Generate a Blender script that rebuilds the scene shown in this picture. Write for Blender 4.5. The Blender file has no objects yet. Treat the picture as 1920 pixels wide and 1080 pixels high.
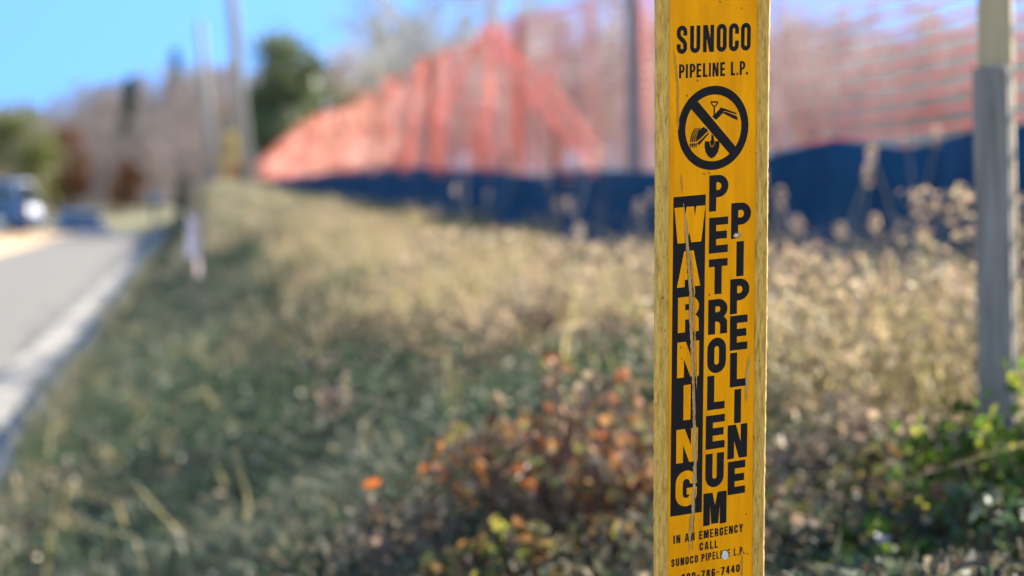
import bpy, math, random
import numpy as np
from mathutils import Vector, Matrix
from mathutils.geometry import tessellate_polygon

SC = bpy.context.scene
COL = SC.collection
R_ = math.radians
EYE = (0.0, 0.0, 1.05)

# ------------------------------------------------------------------ camera
cam_d = bpy.data.cameras.new("camera"); cam = bpy.data.objects.new("camera", cam_d); COL.objects.link(cam)
cam.location = EYE
cam.rotation_euler = (R_(90 - 2.0234), 0, R_(-7.3042))
cam_d.sensor_width = 36.0; cam_d.lens = 36.0 * 4642 / 1920
cam_d.clip_start = 0.05; cam_d.clip_end = 3000
cam_d.dof.use_dof = True; cam_d.dof.focus_distance = 1.730; cam_d.dof.aperture_fstop = 6.3
cam_d.dof.aperture_blades = 0
SC.camera = cam

# ------------------------------------------------------------------ sky, sun, exposure
SUN_AZ, SUN_EL = 48.0, 27.0          # azimuth from +Y (the road) towards +X
w = bpy.data.worlds.new("World"); SC.world = w; w.use_nodes = True
nt = w.node_tree; nt.nodes.clear()
wo = nt.nodes.new("ShaderNodeOutputWorld"); bg = nt.nodes.new("ShaderNodeBackground")
sky = nt.nodes.new("ShaderNodeTexSky"); sky.sky_type = 'NISHITA'; sky.sun_disc = False
sky.sun_elevation = R_(SUN_EL); sky.sun_rotation = R_(SUN_AZ)
sky.dust_density = 0.3; sky.air_density = 1.0; sky.ozone_density = 1.3; sky.altitude = 200
tc = nt.nodes.new("ShaderNodeTexCoord")
ad = nt.nodes.new("ShaderNodeVectorMath"); ad.operation = 'ADD'; ad.inputs[1].default_value = (0, 0, 0.22)
nm = nt.nodes.new("ShaderNodeVectorMath"); nm.operation = 'NORMALIZE'
sx = nt.nodes.new("ShaderNodeSeparateXYZ"); mr = nt.nodes.new("ShaderNodeMapRange"); cb = nt.nodes.new("ShaderNodeCombineXYZ")
mr.interpolation_type = 'SMOOTHSTEP'; mr.inputs['From Min'].default_value = -0.1; mr.inputs['From Max'].default_value = 0.9
mr.inputs['To Min'].default_value = 0.06; mr.inputs['To Max'].default_value = 0.8
nt.links.new(tc.outputs['Generated'], sx.inputs[0]); nt.links.new(sx.outputs['Y'], mr.inputs['Value']); nt.links.new(mr.outputs[0], cb.inputs['Z']); nt.links.new(cb.outputs[0], ad.inputs[1])
nt.links.new(tc.outputs['Generated'], ad.inputs[0]); nt.links.new(ad.outputs[0], nm.inputs[0])
nt.links.new(nm.outputs[0], sky.inputs['Vector'])
bg.inputs['Strength'].default_value = 0.085
tint = nt.nodes.new("ShaderNodeMix"); tint.data_type = 'RGBA'; tint.blend_type = 'MULTIPLY'; tint.inputs['B'].default_value = (0.55, 0.84, 1.08, 1)
tf = nt.nodes.new("ShaderNodeMath"); tf.operation = 'MULTIPLY'; tf.inputs[1].default_value = 1.0 / 0.8
nt.links.new(mr.outputs[0], tf.inputs[0]); nt.links.new(tf.outputs[0], tint.inputs['Factor'])
nt.links.new(sky.outputs[0], tint.inputs['A']); nt.links.new(tint.outputs['Result'], bg.inputs[0]); nt.links.new(bg.outputs[0], wo.inputs[0])

sun_d = bpy.data.lights.new("sun", 'SUN'); sun = bpy.data.objects.new("sun", sun_d); COL.objects.link(sun)
sun_d.energy = 5.0; sun_d.angle = R_(0.53); sun_d.color = (1.0, 0.90, 0.76)
sdir = Vector((math.sin(R_(SUN_AZ)) * math.cos(R_(SUN_EL)), math.cos(R_(SUN_AZ)) * math.cos(R_(SUN_EL)), math.sin(R_(SUN_EL))))
sun.rotation_euler = sdir.to_track_quat('Z', 'Y').to_euler()

SC.view_settings.view_transform = 'Standard'; SC.view_settings.look = 'None'
SC.view_settings.gamma = 1.0; SC.view_settings.use_curve_mapping = False
SC.view_settings.exposure = 2.42
SC.render.engine = 'CYCLES'
SC.cycles.use_denoising = True
SC.cycles.max_bounces = 6; SC.cycles.transparent_max_bounces = 8
SC.cycles.sample_clamp_indirect = 6.0
SC.cycles.caustics_reflective = False; SC.cycles.caustics_refractive = False

# ------------------------------------------------------------------ helpers
rng = np.random.default_rng(7)
random.seed(7)


def tag(o, label=None, cat=None, group=None, kind=None):
    if label: o['label'] = label
    if cat: o['category'] = cat
    if group: o['group'] = group
    if kind: o['kind'] = kind
    return o


def empty(name, loc=(0, 0, 0), rz=0.0):
    o = bpy.data.objects.new(name, None); COL.objects.link(o)
    o.location = loc; o.rotation_euler = (0, 0, rz); o.empty_display_size = 0.1
    return o


def link(name, me, mat=None, parent=None):
    o = bpy.data.objects.new(name, me); COL.objects.link(o)
    if mat is not None and not me.materials: me.materials.append(mat)
    if parent is not None: o.parent = parent
    return o


def copy_tree(o, parent=None):
    c = o.copy(); COL.objects.link(c); c.parent = parent
    for ch in list(o.children): copy_tree(ch, c)
    return c


class MB:
    """collects verts and faces of one mesh"""
    def __init__(s): s.v = []; s.f = []

    def add(s, vs, fs):
        n = len(s.v); s.v.extend([tuple(p) for p in vs]); s.f.extend([tuple(i + n for i in f) for f in fs]); return s

    def box(s, c, d, M=None):
        x, y, z = d[0] / 2, d[1] / 2, d[2] / 2
        vs = [Vector((sx * x, sy * y, sz * z)) for sz in (-1, 1) for sy in (-1, 1) for sx in (-1, 1)]
        if M is not None: vs = [M @ p for p in vs]
        vs = [p + Vector(c) for p in vs]
        return s.add(vs, [(0, 2, 3, 1), (4, 5, 7, 6), (0, 1, 5, 4), (2, 6, 7, 3), (1, 3, 7, 5), (0, 4, 6, 2)])

    def tube(s, pts, rad, n=6, cap=True):
        pts = [Vector(p) for p in pts]; n0 = len(s.v)
        for i, p in enumerate(pts):
            a = pts[max(i - 1, 0)]; b = pts[min(i + 1, len(pts) - 1)]
            d = (b - a).normalized()
            q = d.orthogonal().normalized() if abs(d.z) > 0.95 else d.cross(Vector((0, 0, 1))).normalized()
            r2 = d.cross(q)
            for k in range(n):
                t = 2 * math.pi * k / n
                s.v.append(tuple(p + (q * math.cos(t) + r2 * math.sin(t)) * rad[i]))
        for i in range(len(pts) - 1):
            for k in range(n):
                a = n0 + i * n + k; b = n0 + i * n + (k + 1) % n
                s.f.append((a, b, b + n, a + n))
        if cap:
            s.f.append(tuple(n0 + k for k in range(n))[::-1])
            s.f.append(tuple(n0 + (len(pts) - 1) * n + k for k in range(n)))
        return s

    def mesh(s, name, smooth=False):
        me = bpy.data.meshes.new(name); me.from_pydata(s.v, [], s.f); me.validate()
        if smooth: me.shade_smooth()
        me.update(); return me

    def build(s, name, mat, parent=None, smooth=False):
        return link(name, s.mesh(name, smooth), mat, parent)


def np_mesh(name, V, faces):
    """V (n,3); faces: list of (m,k) int arrays"""
    me = bpy.data.meshes.new(name)
    me.vertices.add(len(V)); me.vertices.foreach_set("co", np.asarray(V, np.float32).ravel())
    loops = np.concatenate([f.ravel() for f in faces]).astype(np.int32)
    cnt = np.concatenate([np.full(len(f), f.shape[1], np.int32) for f in faces])
    st = np.concatenate([[0], np.cumsum(cnt)[:-1]]).astype(np.int32)
    me.loops.add(len(loops)); me.loops.foreach_set("vertex_index", loops)
    me.polygons.add(len(cnt)); me.polygons.foreach_set("loop_start", st)
    me.update(calc_edges=True); me.validate()
    return me


# ------------------------------------------------------------------ materials
def mat(name, col, rough=0.7, var=0.0, scale=8.0, col2=None, spec=0.3, metal=0.0, bump=0.0, stretch=None, transl=0.0):
    m = bpy.data.materials.new(name); m.use_nodes = True
    t = m.node_tree; b = t.nodes['Principled BSDF']
    b.inputs['Base Color'].default_value = (*col, 1); b.inputs['Roughness'].default_value = rough
    b.inputs['Specular IOR Level'].default_value = spec; b.inputs['Metallic'].default_value = metal
    if col2 is not None or bump:
        tcn = t.nodes.new('ShaderNodeTexCoord'); no = t.nodes.new('ShaderNodeTexNoise')
        no.inputs['Scale'].default_value = scale; no.inputs['Detail'].default_value = 6; no.inputs['Roughness'].default_value = 0.65
        src = tcn.outputs['Object']
        if stretch:
            mp = t.nodes.new('ShaderNodeMapping'); mp.inputs['Scale'].default_value = stretch
            t.links.new(src, mp.inputs[0]); src = mp.outputs[0]
        t.links.new(src, no.inputs['Vector'])
        if col2 is not None:
            r = t.nodes.new('ShaderNodeValToRGB'); r.color_ramp.elements[0].position = 0.35; r.color_ramp.elements[1].position = 0.65
            r.color_ramp.elements[0].color = (*col, 1); r.color_ramp.elements[1].color = (*col2, 1)
            t.links.new(no.outputs[0], r.inputs[0]); t.links.new(r.outputs[0], b.inputs['Base Color'])
        if bump:
            bp = t.nodes.new('ShaderNodeBump'); bp.inputs['Strength'].default_value = bump; bp.inputs['Distance'].default_value = 0.01
            t.links.new(no.outputs[0], bp.inputs['Height']); t.links.new(bp.outputs[0], b.inputs['Normal'])
    return m


def leaf_mat(name, cols, transl=0.35, rough=0.55, spec=0.25):
    """colour varies from leaf to leaf (random per island); thin leaves let light through"""
    m = bpy.data.materials.new(name); m.use_nodes = True
    t = m.node_tree; t.nodes.clear()
    out = t.nodes.new('ShaderNodeOutputMaterial'); g = t.nodes.new('ShaderNodeNewGeometry')
    r = t.nodes.new('ShaderNodeValToRGB'); cr = r.color_ramp; cr.interpolation = 'LINEAR'
    n = len(cols)
    while len(cr.elements) < n: cr.elements.new(0.5)
    for i, c in enumerate(cols):
        cr.elements[i].position = i / max(n - 1, 1); cr.elements[i].color = (*c, 1)
    t.links.new(g.outputs['Random Per Island'], r.inputs[0])
    b = t.nodes.new('ShaderNodeBsdfPrincipled'); b.inputs['Roughness'].default_value = rough; b.inputs['Specular IOR Level'].default_value = spec
    tr = t.nodes.new('ShaderNodeBsdfTranslucent'); mx = t.nodes.new('ShaderNodeMixShader'); mx.inputs[0].default_value = transl
    t.links.new(r.outputs[0], b.inputs['Base Color']); t.links.new(r.outputs[0], tr.inputs['Color'])
    t.links.new(b.outputs[0], mx.inputs[1]); t.links.new(tr.outputs[0], mx.inputs[2]); t.links.new(mx.outputs[0], out.inputs[0])
    return m


M_asphalt = mat('asphalt', (0.070, 0.068, 0.062), 0.85, col2=(0.115, 0.111, 0.100), scale=9.0, bump=0.6)
M_concrete = mat('gutter concrete', (0.18, 0.168, 0.145), 0.85, col2=(0.29, 0.272, 0.24), scale=5.0, bump=0.2)
M_kerb = mat('kerb concrete', (0.15, 0.142, 0.128), 0.85, col2=(0.235, 0.222, 0.20), scale=4.0, bump=0.3)
M_dirt = mat('sandy shoulder', (0.36, 0.235, 0.125), 0.95, col2=(0.43, 0.30, 0.175), scale=2.0)
M_soil = mat('soil and thatch', (0.11, 0.09, 0.058), 0.95, col2=(0.23, 0.185, 0.115), scale=6.0, bump=0.5)
M_lawn = mat('far lawn', (0.085, 0.085, 0.035), 0.95, col2=(0.13, 0.12, 0.055), scale=0.3)
M_bark = mat('grey bark', (0.22, 0.19, 0.17), 0.9, col2=(0.32, 0.28, 0.255), scale=6.0, stretch=(3, 3, 0.5))
M_twig = mat('twigs', (0.36, 0.345, 0.325), 0.9, col2=(0.48, 0.46, 0.43), scale=0.8)
M_conifer = leaf_mat('conifer needles', [(0.055, 0.085, 0.045), (0.09, 0.13, 0.06), (0.14, 0.17, 0.075), (0.20, 0.215, 0.10)], 0.25)
M_darkfir = leaf_mat('dark fir needles', [(0.018, 0.034, 0.030), (0.03, 0.05, 0.038), (0.045, 0.065, 0.045)], 0.1)
M_olive = leaf_mat('yellow green leaves', [(0.06, 0.08, 0.02), (0.11, 0.13, 0.03), (0.19, 0.20, 0.05)], 0.3)
M_rust = leaf_mat('rust oak leaves', [(0.45, 0.19, 0.10), (0.65, 0.33, 0.17), (0.72, 0.42, 0.25)], 0.6)
M_tanleaf = leaf_mat('tan leaves', [(0.24, 0.17, 0.10), (0.36, 0.25, 0.17), (0.45, 0.33, 0.24)], 0.3)
M_yleaf = leaf_mat('yellow leaves', [(0.36, 0.27, 0.07), (0.48, 0.37, 0.10), (0.30, 0.26, 0.09)], 0.35)
M_oleaf = leaf_mat('orange leaves', [(0.40, 0.14, 0.05), (0.50, 0.20, 0.08), (0.36, 0.20, 0.10)], 0.35)
M_polewood = mat('weathered pole wood', (0.25, 0.225, 0.20), 0.85, col2=(0.36, 0.33, 0.30), scale=5, stretch=(6, 6, 0.4))
M_greyboard = mat('weathered grey board', (0.105, 0.094, 0.090), 0.85, col2=(0.20, 0.182, 0.175), scale=24, stretch=(6, 6, 0.3), bump=0.2)
M_tanwood = mat('tan lumber', (0.27, 0.21, 0.125), 0.8, col2=(0.36, 0.285, 0.18), scale=14, stretch=(6, 6, 0.3), bump=0.15)
M_stake = mat('stake wood', (0.17, 0.13, 0.085), 0.85, col2=(0.25, 0.19, 0.13), scale=10, stretch=(6, 6, 0.4))
M_steel = mat('fence post steel', (0.13, 0.13, 0.14), 0.5, col2=(0.18, 0.175, 0.18), scale=10, metal=0.3)

M_twigfar = mat('far twigs', (0.235, 0.19, 0.168), 0.9, col2=(0.34, 0.285, 0.26), scale=0.8)

# ------------------------------------------------------------------ terrain
FENCE_X = 2.2


def sst(a, b, x):
    t = np.clip((x - a) / (b - a), 0, 1); return t * t * (3 - 2 * t)


def road_shift(Y):                       # the road bends left past the crest
    return -0.004 * np.maximum(Y - 75, 0) ** 2 * (Y < 400)


def road_z(Y):
    Y = np.asarray(Y, float)
    a = -0.024 * np.clip(Y - 83, 0, 40)
    return a + 0.024 * np.clip(Y - 124, 0, 80) + 0.010 * np.clip(Y - 204, 0, 400)


def plateau(Y):
    return 0.56 + 0.0135 * np.clip(np.asarray(Y, float) - 7, 0, 150)


def ground(X, Y):
    X = np.asarray(X, float); Y = np.asarray(Y, float)
    X0 = X - np.where(Y > 75, road_shift(np.minimum(Y, 150)), 0)
    rz = road_z(Y)
    pl = plateau(Y)
    t = np.clip((X0 + 0.58) / (0.80 + 0.58), 0, 1)
    bank = 0.13 + rz + (pl - 0.13 - rz) * (0.35 * t + 0.65 * sst(0, 1, t))
    bank = bank + np.clip(X0 - FENCE_X - 0.3, 0, 60) * 0.035
    bank = bank + 0.03 * np.sin(X * 2.3 + Y * 0.9) * sst(-0.55, 0.2, X0) + 0.02 * np.sin(Y * 2.1 - X * 3.1) * sst(-0.55, 0.2, X0)
    fade = sst(74, 100, Y)
    right = bank * (1 - fade) + (rz + 0.10 * sst(-.5, .5, X0) + 0.9 * sst(1, 30, X0)) * fade
    left = rz - 0.012 + 0.10 * sst(-3.9, -6.0, X0) * 0 - 0.0
    left = np.where(X0 < -3.7, rz + 0.05 * sst(3.7, 6.5, -X0) + 0.3 * sst(10, 40, -X0), rz - 0.03)
    return np.where(X0 > -0.58, right, left)


def grid_mesh(name, xs, ys, fz, m, kind='structure', dx=None):
    XX, YY = np.meshgrid(xs, ys)
    Xr = XX + (dx(YY) if dx else 0)
    V = np.stack([Xr.ravel(), YY.ravel(), fz(Xr, YY).ravel()], 1)
    nx, ny = len(xs), len(ys)
    i = np.arange(nx - 1)[None, :] + nx * np.arange(ny - 1)[:, None]
    F = np.stack([i, i + 1, i + nx + 1, i + nx], -1).reshape(-1, 4)
    me = np_mesh(name, V, [F]); me.shade_smooth()
    o = link(name, me, m); o['kind'] = kind
    return o


ysn = np.concatenate([np.arange(-6, 40, 0.25), np.arange(40, 130, 1.0), np.arange(130, 330, 8.0), [400, 600, 1000, 1800]])
xb = np.concatenate([np.arange(-0.58, 3.2, 0.12), np.arange(3.2, 12, 0.8), np.arange(12, 60, 6), [80, 150, 400, 1200]])
bank_o = grid_mesh('bank_ground', xb, ysn, ground, M_soil, dx=lambda Y: np.where(Y > 75, road_shift(np.minimum(Y, 150)), 0))
xl = np.concatenate([[-1200, -400, -150, -80], np.arange(-60, -12, 4), np.arange(-12, -3.2, 0.4), [-3.2, -2, -0.585]])
gl = grid_mesh('left_ground', xl, ysn, ground, M_dirt, dx=lambda Y: np.where(Y > 75, road_shift(np.minimum(Y, 150)), 0))
# far lawn laid over both grounds past the bend, and the grass verge left of the dirt
grid_mesh('far_lawn', np.concatenate([[-400, -150], np.arange(-60, 61, 6), [150, 400]]), np.concatenate([np.arange(122, 330, 6.0), [400, 600, 1000, 1700]]),
          lambda X, Y: np.maximum(ground(X, Y), 0 * Y - 5) + 0.06, M_lawn)
grid_mesh('left_verge', np.arange(-60, -8.9, 3.0), np.arange(10, 124, 3.0), lambda X, Y: ground(X, Y) + 0.05, M_lawn)

ysr = np.concatenate([np.arange(-6, 75, 1.5), np.arange(75, 124, 1.0)])
rs = lambda Y: np.where(Y > 75, road_shift(Y), 0)
grid_mesh('road', np.linspace(-3.75, -1.12, 12), ysr, lambda X, Y: road_z(Y) + 0.012 * (1 - ((X - rs(Y) + 2.4) / 1.35) ** 2), M_asphalt, dx=rs)
# gutter pan and kerb in one run of concrete profile each
prof_g = [(-1.16, -0.02), (-1.15, 0.006), (-0.735, -0.012), (-0.735, -0.03)]
prof_k = [(-0.735, -0.04), (-0.728, 0.105), (-0.712, 0.125), (-0.575, 0.132), (-0.565, 0.12), (-0.565, -0.04)]


def extrude_profile(name, prof, ys, m):
    mb = MB(); n = len(prof)
    for Y in ys:
        for (x, z) in prof: mb.v.append((x + float(rs(np.float64(Y))), float(Y), z + float(road_z(Y))))
    for j in range(len(ys) - 1):
        for k in range(n - 1):
            a = j * n + k; mb.f.append((a, a + 1, a + n + 1, a + n))
    o = mb.build(name, m); o['kind'] = 'structure'; return o


extrude_profile('gutter', prof_g, ysr, M_concrete)
extrude_profile('kerb', prof_k, ysr, M_kerb)

# ------------------------------------------------------------------ lettering glyphs (label millimetres, v runs down)
def arc(cx, cy, rx, ry, a0, a1, n=10):
    return [(cx + rx * math.cos(R_(a0 + (a1 - a0) * i / n)), cy + ry * math.sin(R_(a0 + (a1 - a0) * i / n))) for i in range(n + 1)]


def stroke(pts, t):
    P = [Vector((p[0], p[1])) for p in pts]; L = []; Rr = []
    for i, p in enumerate(P):
        d0 = (p - P[i - 1]).normalized() if i > 0 else None
        d1 = (P[i + 1] - p).normalized() if i < len(P) - 1 else None
        if d0 is None: d0 = d1
        if d1 is None: d1 = d0
        d = (d0 + d1).normalized(); nn = Vector((-d.y, d.x)); k = 1 / max(0.5, nn.dot(Vector((-d0.y, d0.x))))
        L.append(tuple(p + nn * t / 2 * k)); Rr.append(tuple(p - nn * t / 2 * k))
    return (L + Rr[::-1], [])


def oval(w, h, t, x=0, y=0):
    def rr(w, h, x, y):
        r = w / 2; r2 = min(r, h / 2) * 1.0
        return arc(x + r, y + r2, r, r2, 180, 360, 14) + arc(x + r, y + h - r2, r, r2, 0, 180, 14)
    return (rr(w, h, x, y), [rr(w - 2 * t, h - 2 * t, x + t, y + t)[::-1]])


def bowl(w, hb, h, t):
    rx = min(w * 0.55, hb / 2 * 1.1)
    th = t * 0.86
    o = [(0, 0)] + arc(w - rx, hb / 2, rx, hb / 2, -90, 90, 14) + [(t, hb), (t, h), (0, h)]
    rxi = max(rx - t, t * 0.12); hh = hb - 2 * th
    hole = [(t, th)] + arc(w - t - rxi, hb / 2, rxi, hh / 2, -90, 90, 10) + [(t, hb - th)]
    return (o, [hole[::-1]])


def glyph(c, w, h, t):
    r = (w - t) / 2; a = t / 2; th = t * 0.9
    if c == 'I' : return [([(0, 0), (w, 0), (w, h), (0, h)], [])]
    if c == '.': return [([(0, h - t), (w, h - t), (w, h), (0, h)], [])]
    if c == '-': return [([(0, h * .47), (w, h * .47), (w, h * .60), (0, h * .60)], [])]
    if c == 'L': return [([(0, 0), (t, 0), (t, h - th), (w, h - th), (w, h), (0, h)], [])]
    if c == 'T':
        m = w / 2 - t / 2; return [([(0, 0), (w, 0), (w, th), (m + t, th), (m + t, h), (m, h), (m, th), (0, th)], [])]
    if c == 'E':
        m = h / 2 - th / 2; k = w * .94
        return [([(0, 0), (w, 0), (w, th), (t, th), (t, m), (k, m), (k, m + th), (t, m + th), (t, h - th), (w, h - th), (w, h), (0, h)], [])]
    if c == 'N':
        d = t * 1.18; return [([(0, 0), (d, 0), (w - t * .95, h * .52), (w - t * .95, 0), (w, 0), (w, h), (w - d, h), (t * .95, h * .48), (t * .95, h), (0, h)], [])]
    if c == 'M':
        m = w / 2; q = t * .5
        return [([(0, 0), (t * 1.28, 0), (m, h * .40), (w - t * 1.28, 0), (w, 0), (w, h), (w - t * .95, h), (w - t * .95, h * .36), (m + q, h * .97), (m - q, h * .97), (t * .95, h * .36), (t * .95, h), (0, h)], [])]
    if c == 'W':
        return [([(0, 0), (.30 * w, 0), (.345 * w, .27 * h), (.39 * w, 0), (.625 * w, 0), (.66 * w, .28 * h), (.70 * w, 0), (w, 0), (.87 * w, h), (.55 * w, h), (.485 * w, .70 * h), (.42 * w, h), (.11 * w, h)], [])]
    if c == 'A':
        k = max(t * .62, w * .2)
        return [([(w / 2 - k, 0), (w / 2 + k, 0), (w, h), (w - t * 1.08, h), (w * .5 + k * .82, h * .80), (w * .5 - k * .82, h * .80), (t * 1.08, h), (0, h)],
                 [[(w * .5, h * .2), (w * .5 - k * .42, h * .62), (w * .5 + k * .42, h * .62)]])]
    if c == 'Y':
        m = w / 2; return [([(0, 0), (t * 1.05, 0), (m, h * .40), (w - t * 1.05, 0), (w, 0), (m + t / 2, h * .58), (m + t / 2, h), (m - t / 2, h), (m - t / 2, h * .58)], [])]
    if c in 'O0': return [oval(w, h, t)]
    if c == 'U': return [stroke([(a, 0)] + [(a, h - a - r)] + arc(w / 2, h - a - r, r, r, 180, 0, 14)[1:] + [(w - a, 0)], t)]
    if c == 'P': return [bowl(w, h * .62, h, t)]
    if c == 'R':
        return [bowl(w, h * .58, h, t), ([(t * .6, h * .49), (w * .62, h * .49), (w * .86, h * .535), (w * .985, h * .63), (w * .99, h * .9), (w, h), (w - t * 1.02, h), (w - t, h * .74), (w - t * 1.15, h * .67), (w - t * 1.5, h * .64), (t * .6, h * .64)], [])]
    if c == 'C': return [stroke([(w - a, h * .38)] + arc(w / 2, a + r, r, r, 0, -180, 16) + arc(w / 2, h - a - r, r, r, 180, 0, 16) + [(w - a, h * .62)], t)]
    if c == 'G':
        return [stroke([(w - a, h * .38)] + arc(w / 2, a + r, r, r, 0, -180, 16) + arc(w / 2, h - a - r, r, r, 180, 0, 16) + [(w - a, h * .49)], t),
                ([(w * .52, h * .49), (w - a, h * .49), (w - a, h * .49 + t * .8), (w * .52, h * .49 + t * .8)], [])]
    if c == 'S':
        b = []
        p0, p1, p2, p3 = (a, h * .29), (a, h * .50), (w - a, h * .49), (w - a, h * .72)
        for i in range(1, 12):
            q = i / 12; b.append(tuple((1 - q) ** 3 * p0[k] + 3 * (1 - q) ** 2 * q * p1[k] + 3 * (1 - q) * q * q * p2[k] + q ** 3 * p3[k] for k in (0, 1)))
        return [stroke([(w - a, h * .36)] + arc(w / 2, a + r, r, r, 0, -180, 14) + [p0] + b + [p3] + arc(w / 2, h - a - r, r, r, 0, 180, 14) + [(a, h * .65)], t)]
    if c == '6': return [oval(w, h * .60, t, 0, h * .40), stroke([(w - a, h * .30)] + arc(w / 2, a + r, r, r, 0, -180, 12) + [(a, h * .7)], t)]
    if c == '8': return [oval(w * .94, h * .54, t, w * .03, 0), oval(w, h * .56, t, 0, h * .44)]
    if c == '7': return [([(0, 0), (w, 0), (w, h * .18), (w * .58, h), (w * .58 - t * 1.1, h), (w - t * 1.15, h * .18), (0, h * .18)], [])]
    if c == '4':
        k = w * .86
        return [([(k - t * 1.2, 0), (k, 0), (k, h * .62), (w, h * .62), (w, h * .78), (k, h * .78), (k, h), (k - t, h), (k - t, h * .78), (0, h * .78), (0, h * .63)],
                 [[(k - t, h * .28), (t * .95, h * .62), (k - t, h * .62)]])]
    return []


class Flat:
    """flat shapes in label millimetres laid a hair above the sticker"""
    def __init__(s): s.mb = MB(); s.k = 0

    def piece(s, outer, holes=(), lift=0.0):
        z = lift + 0.02 * (s.k % 5); s.k += 1
        loops = [[Vector((p[0], p[1], 0)) for p in outer]] + [[Vector((p[0], p[1], 0)) for p in hh] for hh in holes]
        tris = tessellate_polygon(loops); flat = [p for l in loops for p in l]
        # x = u, y = -v (up), z = out of the sticker
        s.mb.add([(p.x * 1e-3, -p.y * 1e-3, z * 1e-3) for p in flat], tris)

    def text(s, c, u0, u1, v0, v1, t, skew=0.0, lift=0.0):
        for (o, hs) in glyph(c, u1 - u0, v1 - v0, t):
            f = lambda p: (u0 + p[0] + skew * p[1], v0 + p[1])
            s.piece([f(p) for p in o], [[f(p) for p in hh] for hh in hs], lift)

    def build(s, name, m, parent):
        me = s.mb.mesh(name)
        o = link(name, me, m, parent)
        return o


# ------------------------------------------------------------------ the pipeline marker
def label_material():
    m = bpy.data.materials.new('yellow sticker'); m.use_nodes = True; t = m.node_tree; b = t.nodes['Principled BSDF']
    tcn = t.nodes.new('ShaderNodeTexCoord'); n1 = t.nodes.new('ShaderNodeTexNoise'); n1.inputs['Scale'].default_value = 1; n1.inputs['Detail'].default_value = 7; n1.inputs['Roughness'].default_value = .6; mpl = t.nodes.new('ShaderNodeMapping'); mpl.inputs['Scale'].default_value = (70, 12, 70)
    n2 = t.nodes.new('ShaderNodeTexNoise'); n2.inputs['Scale'].default_value = 900; n2.inputs['Detail'].default_value = 3
    t.links.new(tcn.outputs['Object'], mpl.inputs[0]); t.links.new(mpl.outputs[0], n1.inputs[0]); t.links.new(tcn.outputs['Object'], n2.inputs[0])
    r = t.nodes.new('ShaderNodeValToRGB'); r.color_ramp.elements[0].position = .3; r.color_ramp.elements[1].position = .7
    r.color_ramp.elements[0].color = (0.66, 0.238, 0.0008, 1); r.color_ramp.elements[1].color = (0.90, 0.345, 0.001, 1)
    t.links.new(n1.outputs[0], r.inputs[0]); t.links.new(r.outputs[0], b.inputs['Base Color'])
    b.inputs['Roughness'].default_value = 0.5; b.inputs['Specular IOR Level'].default_value = 0.06
    bp = t.nodes.new('ShaderNodeBump'); bp.inputs['Strength'].default_value = .08; bp.inputs['Distance'].default_value = .0004
    t.links.new(n2.outputs[0], bp.inputs['Height']); t.links.new(bp.outputs[0], b.inputs['Normal'])
    return m


def fibre_material():
    m = bpy.data.materials.new('weathered yellow fibreglass'); m.use_nodes = True; t = m.node_tree; b = t.nodes['Principled BSDF']
    tcn = t.nodes.new('ShaderNodeTexCoord')
    mp = t.nodes.new('ShaderNodeMapping'); mp.inputs['Scale'].default_value = (230, 34, 230); t.links.new(tcn.outputs['Object'], mp.inputs[0])
    n1 = t.nodes.new('ShaderNodeTexNoise'); n1.inputs['Scale'].default_value = 2.2; n1.inputs['Detail'].default_value = 8; n1.inputs['Roughness'].default_value = .7
    t.links.new(mp.outputs[0], n1.inputs[0])
    r = t.nodes.new('ShaderNodeValToRGB'); e = r.color_ramp.elements
    e[0].position = .30; e[0].color = (0.20, 0.10, 0.028, 1); e[1].position = .75; e[1].color = (0.66, 0.42, 0.16, 1)
    k = e.new(.45); k.color = (0.45, 0.26, 0.050, 1); k = e.new(.58); k.color = (0.58, 0.35, 0.075, 1)
    t.links.new(n1.outputs[0], r.inputs[0])
    mp2 = t.nodes.new('ShaderNodeMapping'); mp2.inputs['Scale'].default_value = (800, 420, 800); t.links.new(tcn.outputs['Object'], mp2.inputs[0])
    n2 = t.nodes.new('ShaderNodeTexNoise'); n2.inputs['Scale'].default_value = .5; n2.inputs['Detail'].default_value = 3; t.links.new(mp2.outputs[0], n2.inputs[0])
    r2 = t.nodes.new('ShaderNodeValToRGB'); r2.color_ramp.elements[0].position = .65; r2.color_ramp.elements[1].position = .76
    r2.color_ramp.elements[0].color = (0, 0, 0, 1); r2.color_ramp.elements[1].color = (1, 1, 1, 1); t.links.new(n2.outputs[0], r2.inputs[0])
    mx = t.nodes.new('ShaderNodeMix'); mx.data_type = 'RGBA'
    t.links.new(r2.outputs[0], mx.inputs['Factor']); t.links.new(r.outputs[0], mx.inputs['A']); mx.inputs['B'].default_value = (0.11, 0.06, 0.02, 1)
    t.links.new(mx.outputs['Result'], b.inputs['Base Color'])
    b.inputs['Roughness'].default_value = .75; b.inputs['Specular IOR Level'].default_value = .25
    bp = t.nodes.new('ShaderNodeBump'); bp.inputs['Strength'].default_value = .6; bp.inputs['Distance'].default_value = .0008
    t.links.new(n1.outputs[0], bp.inputs['Height']); t.links.new(bp.outputs[0], b.inputs['Normal'])
    return m


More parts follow.
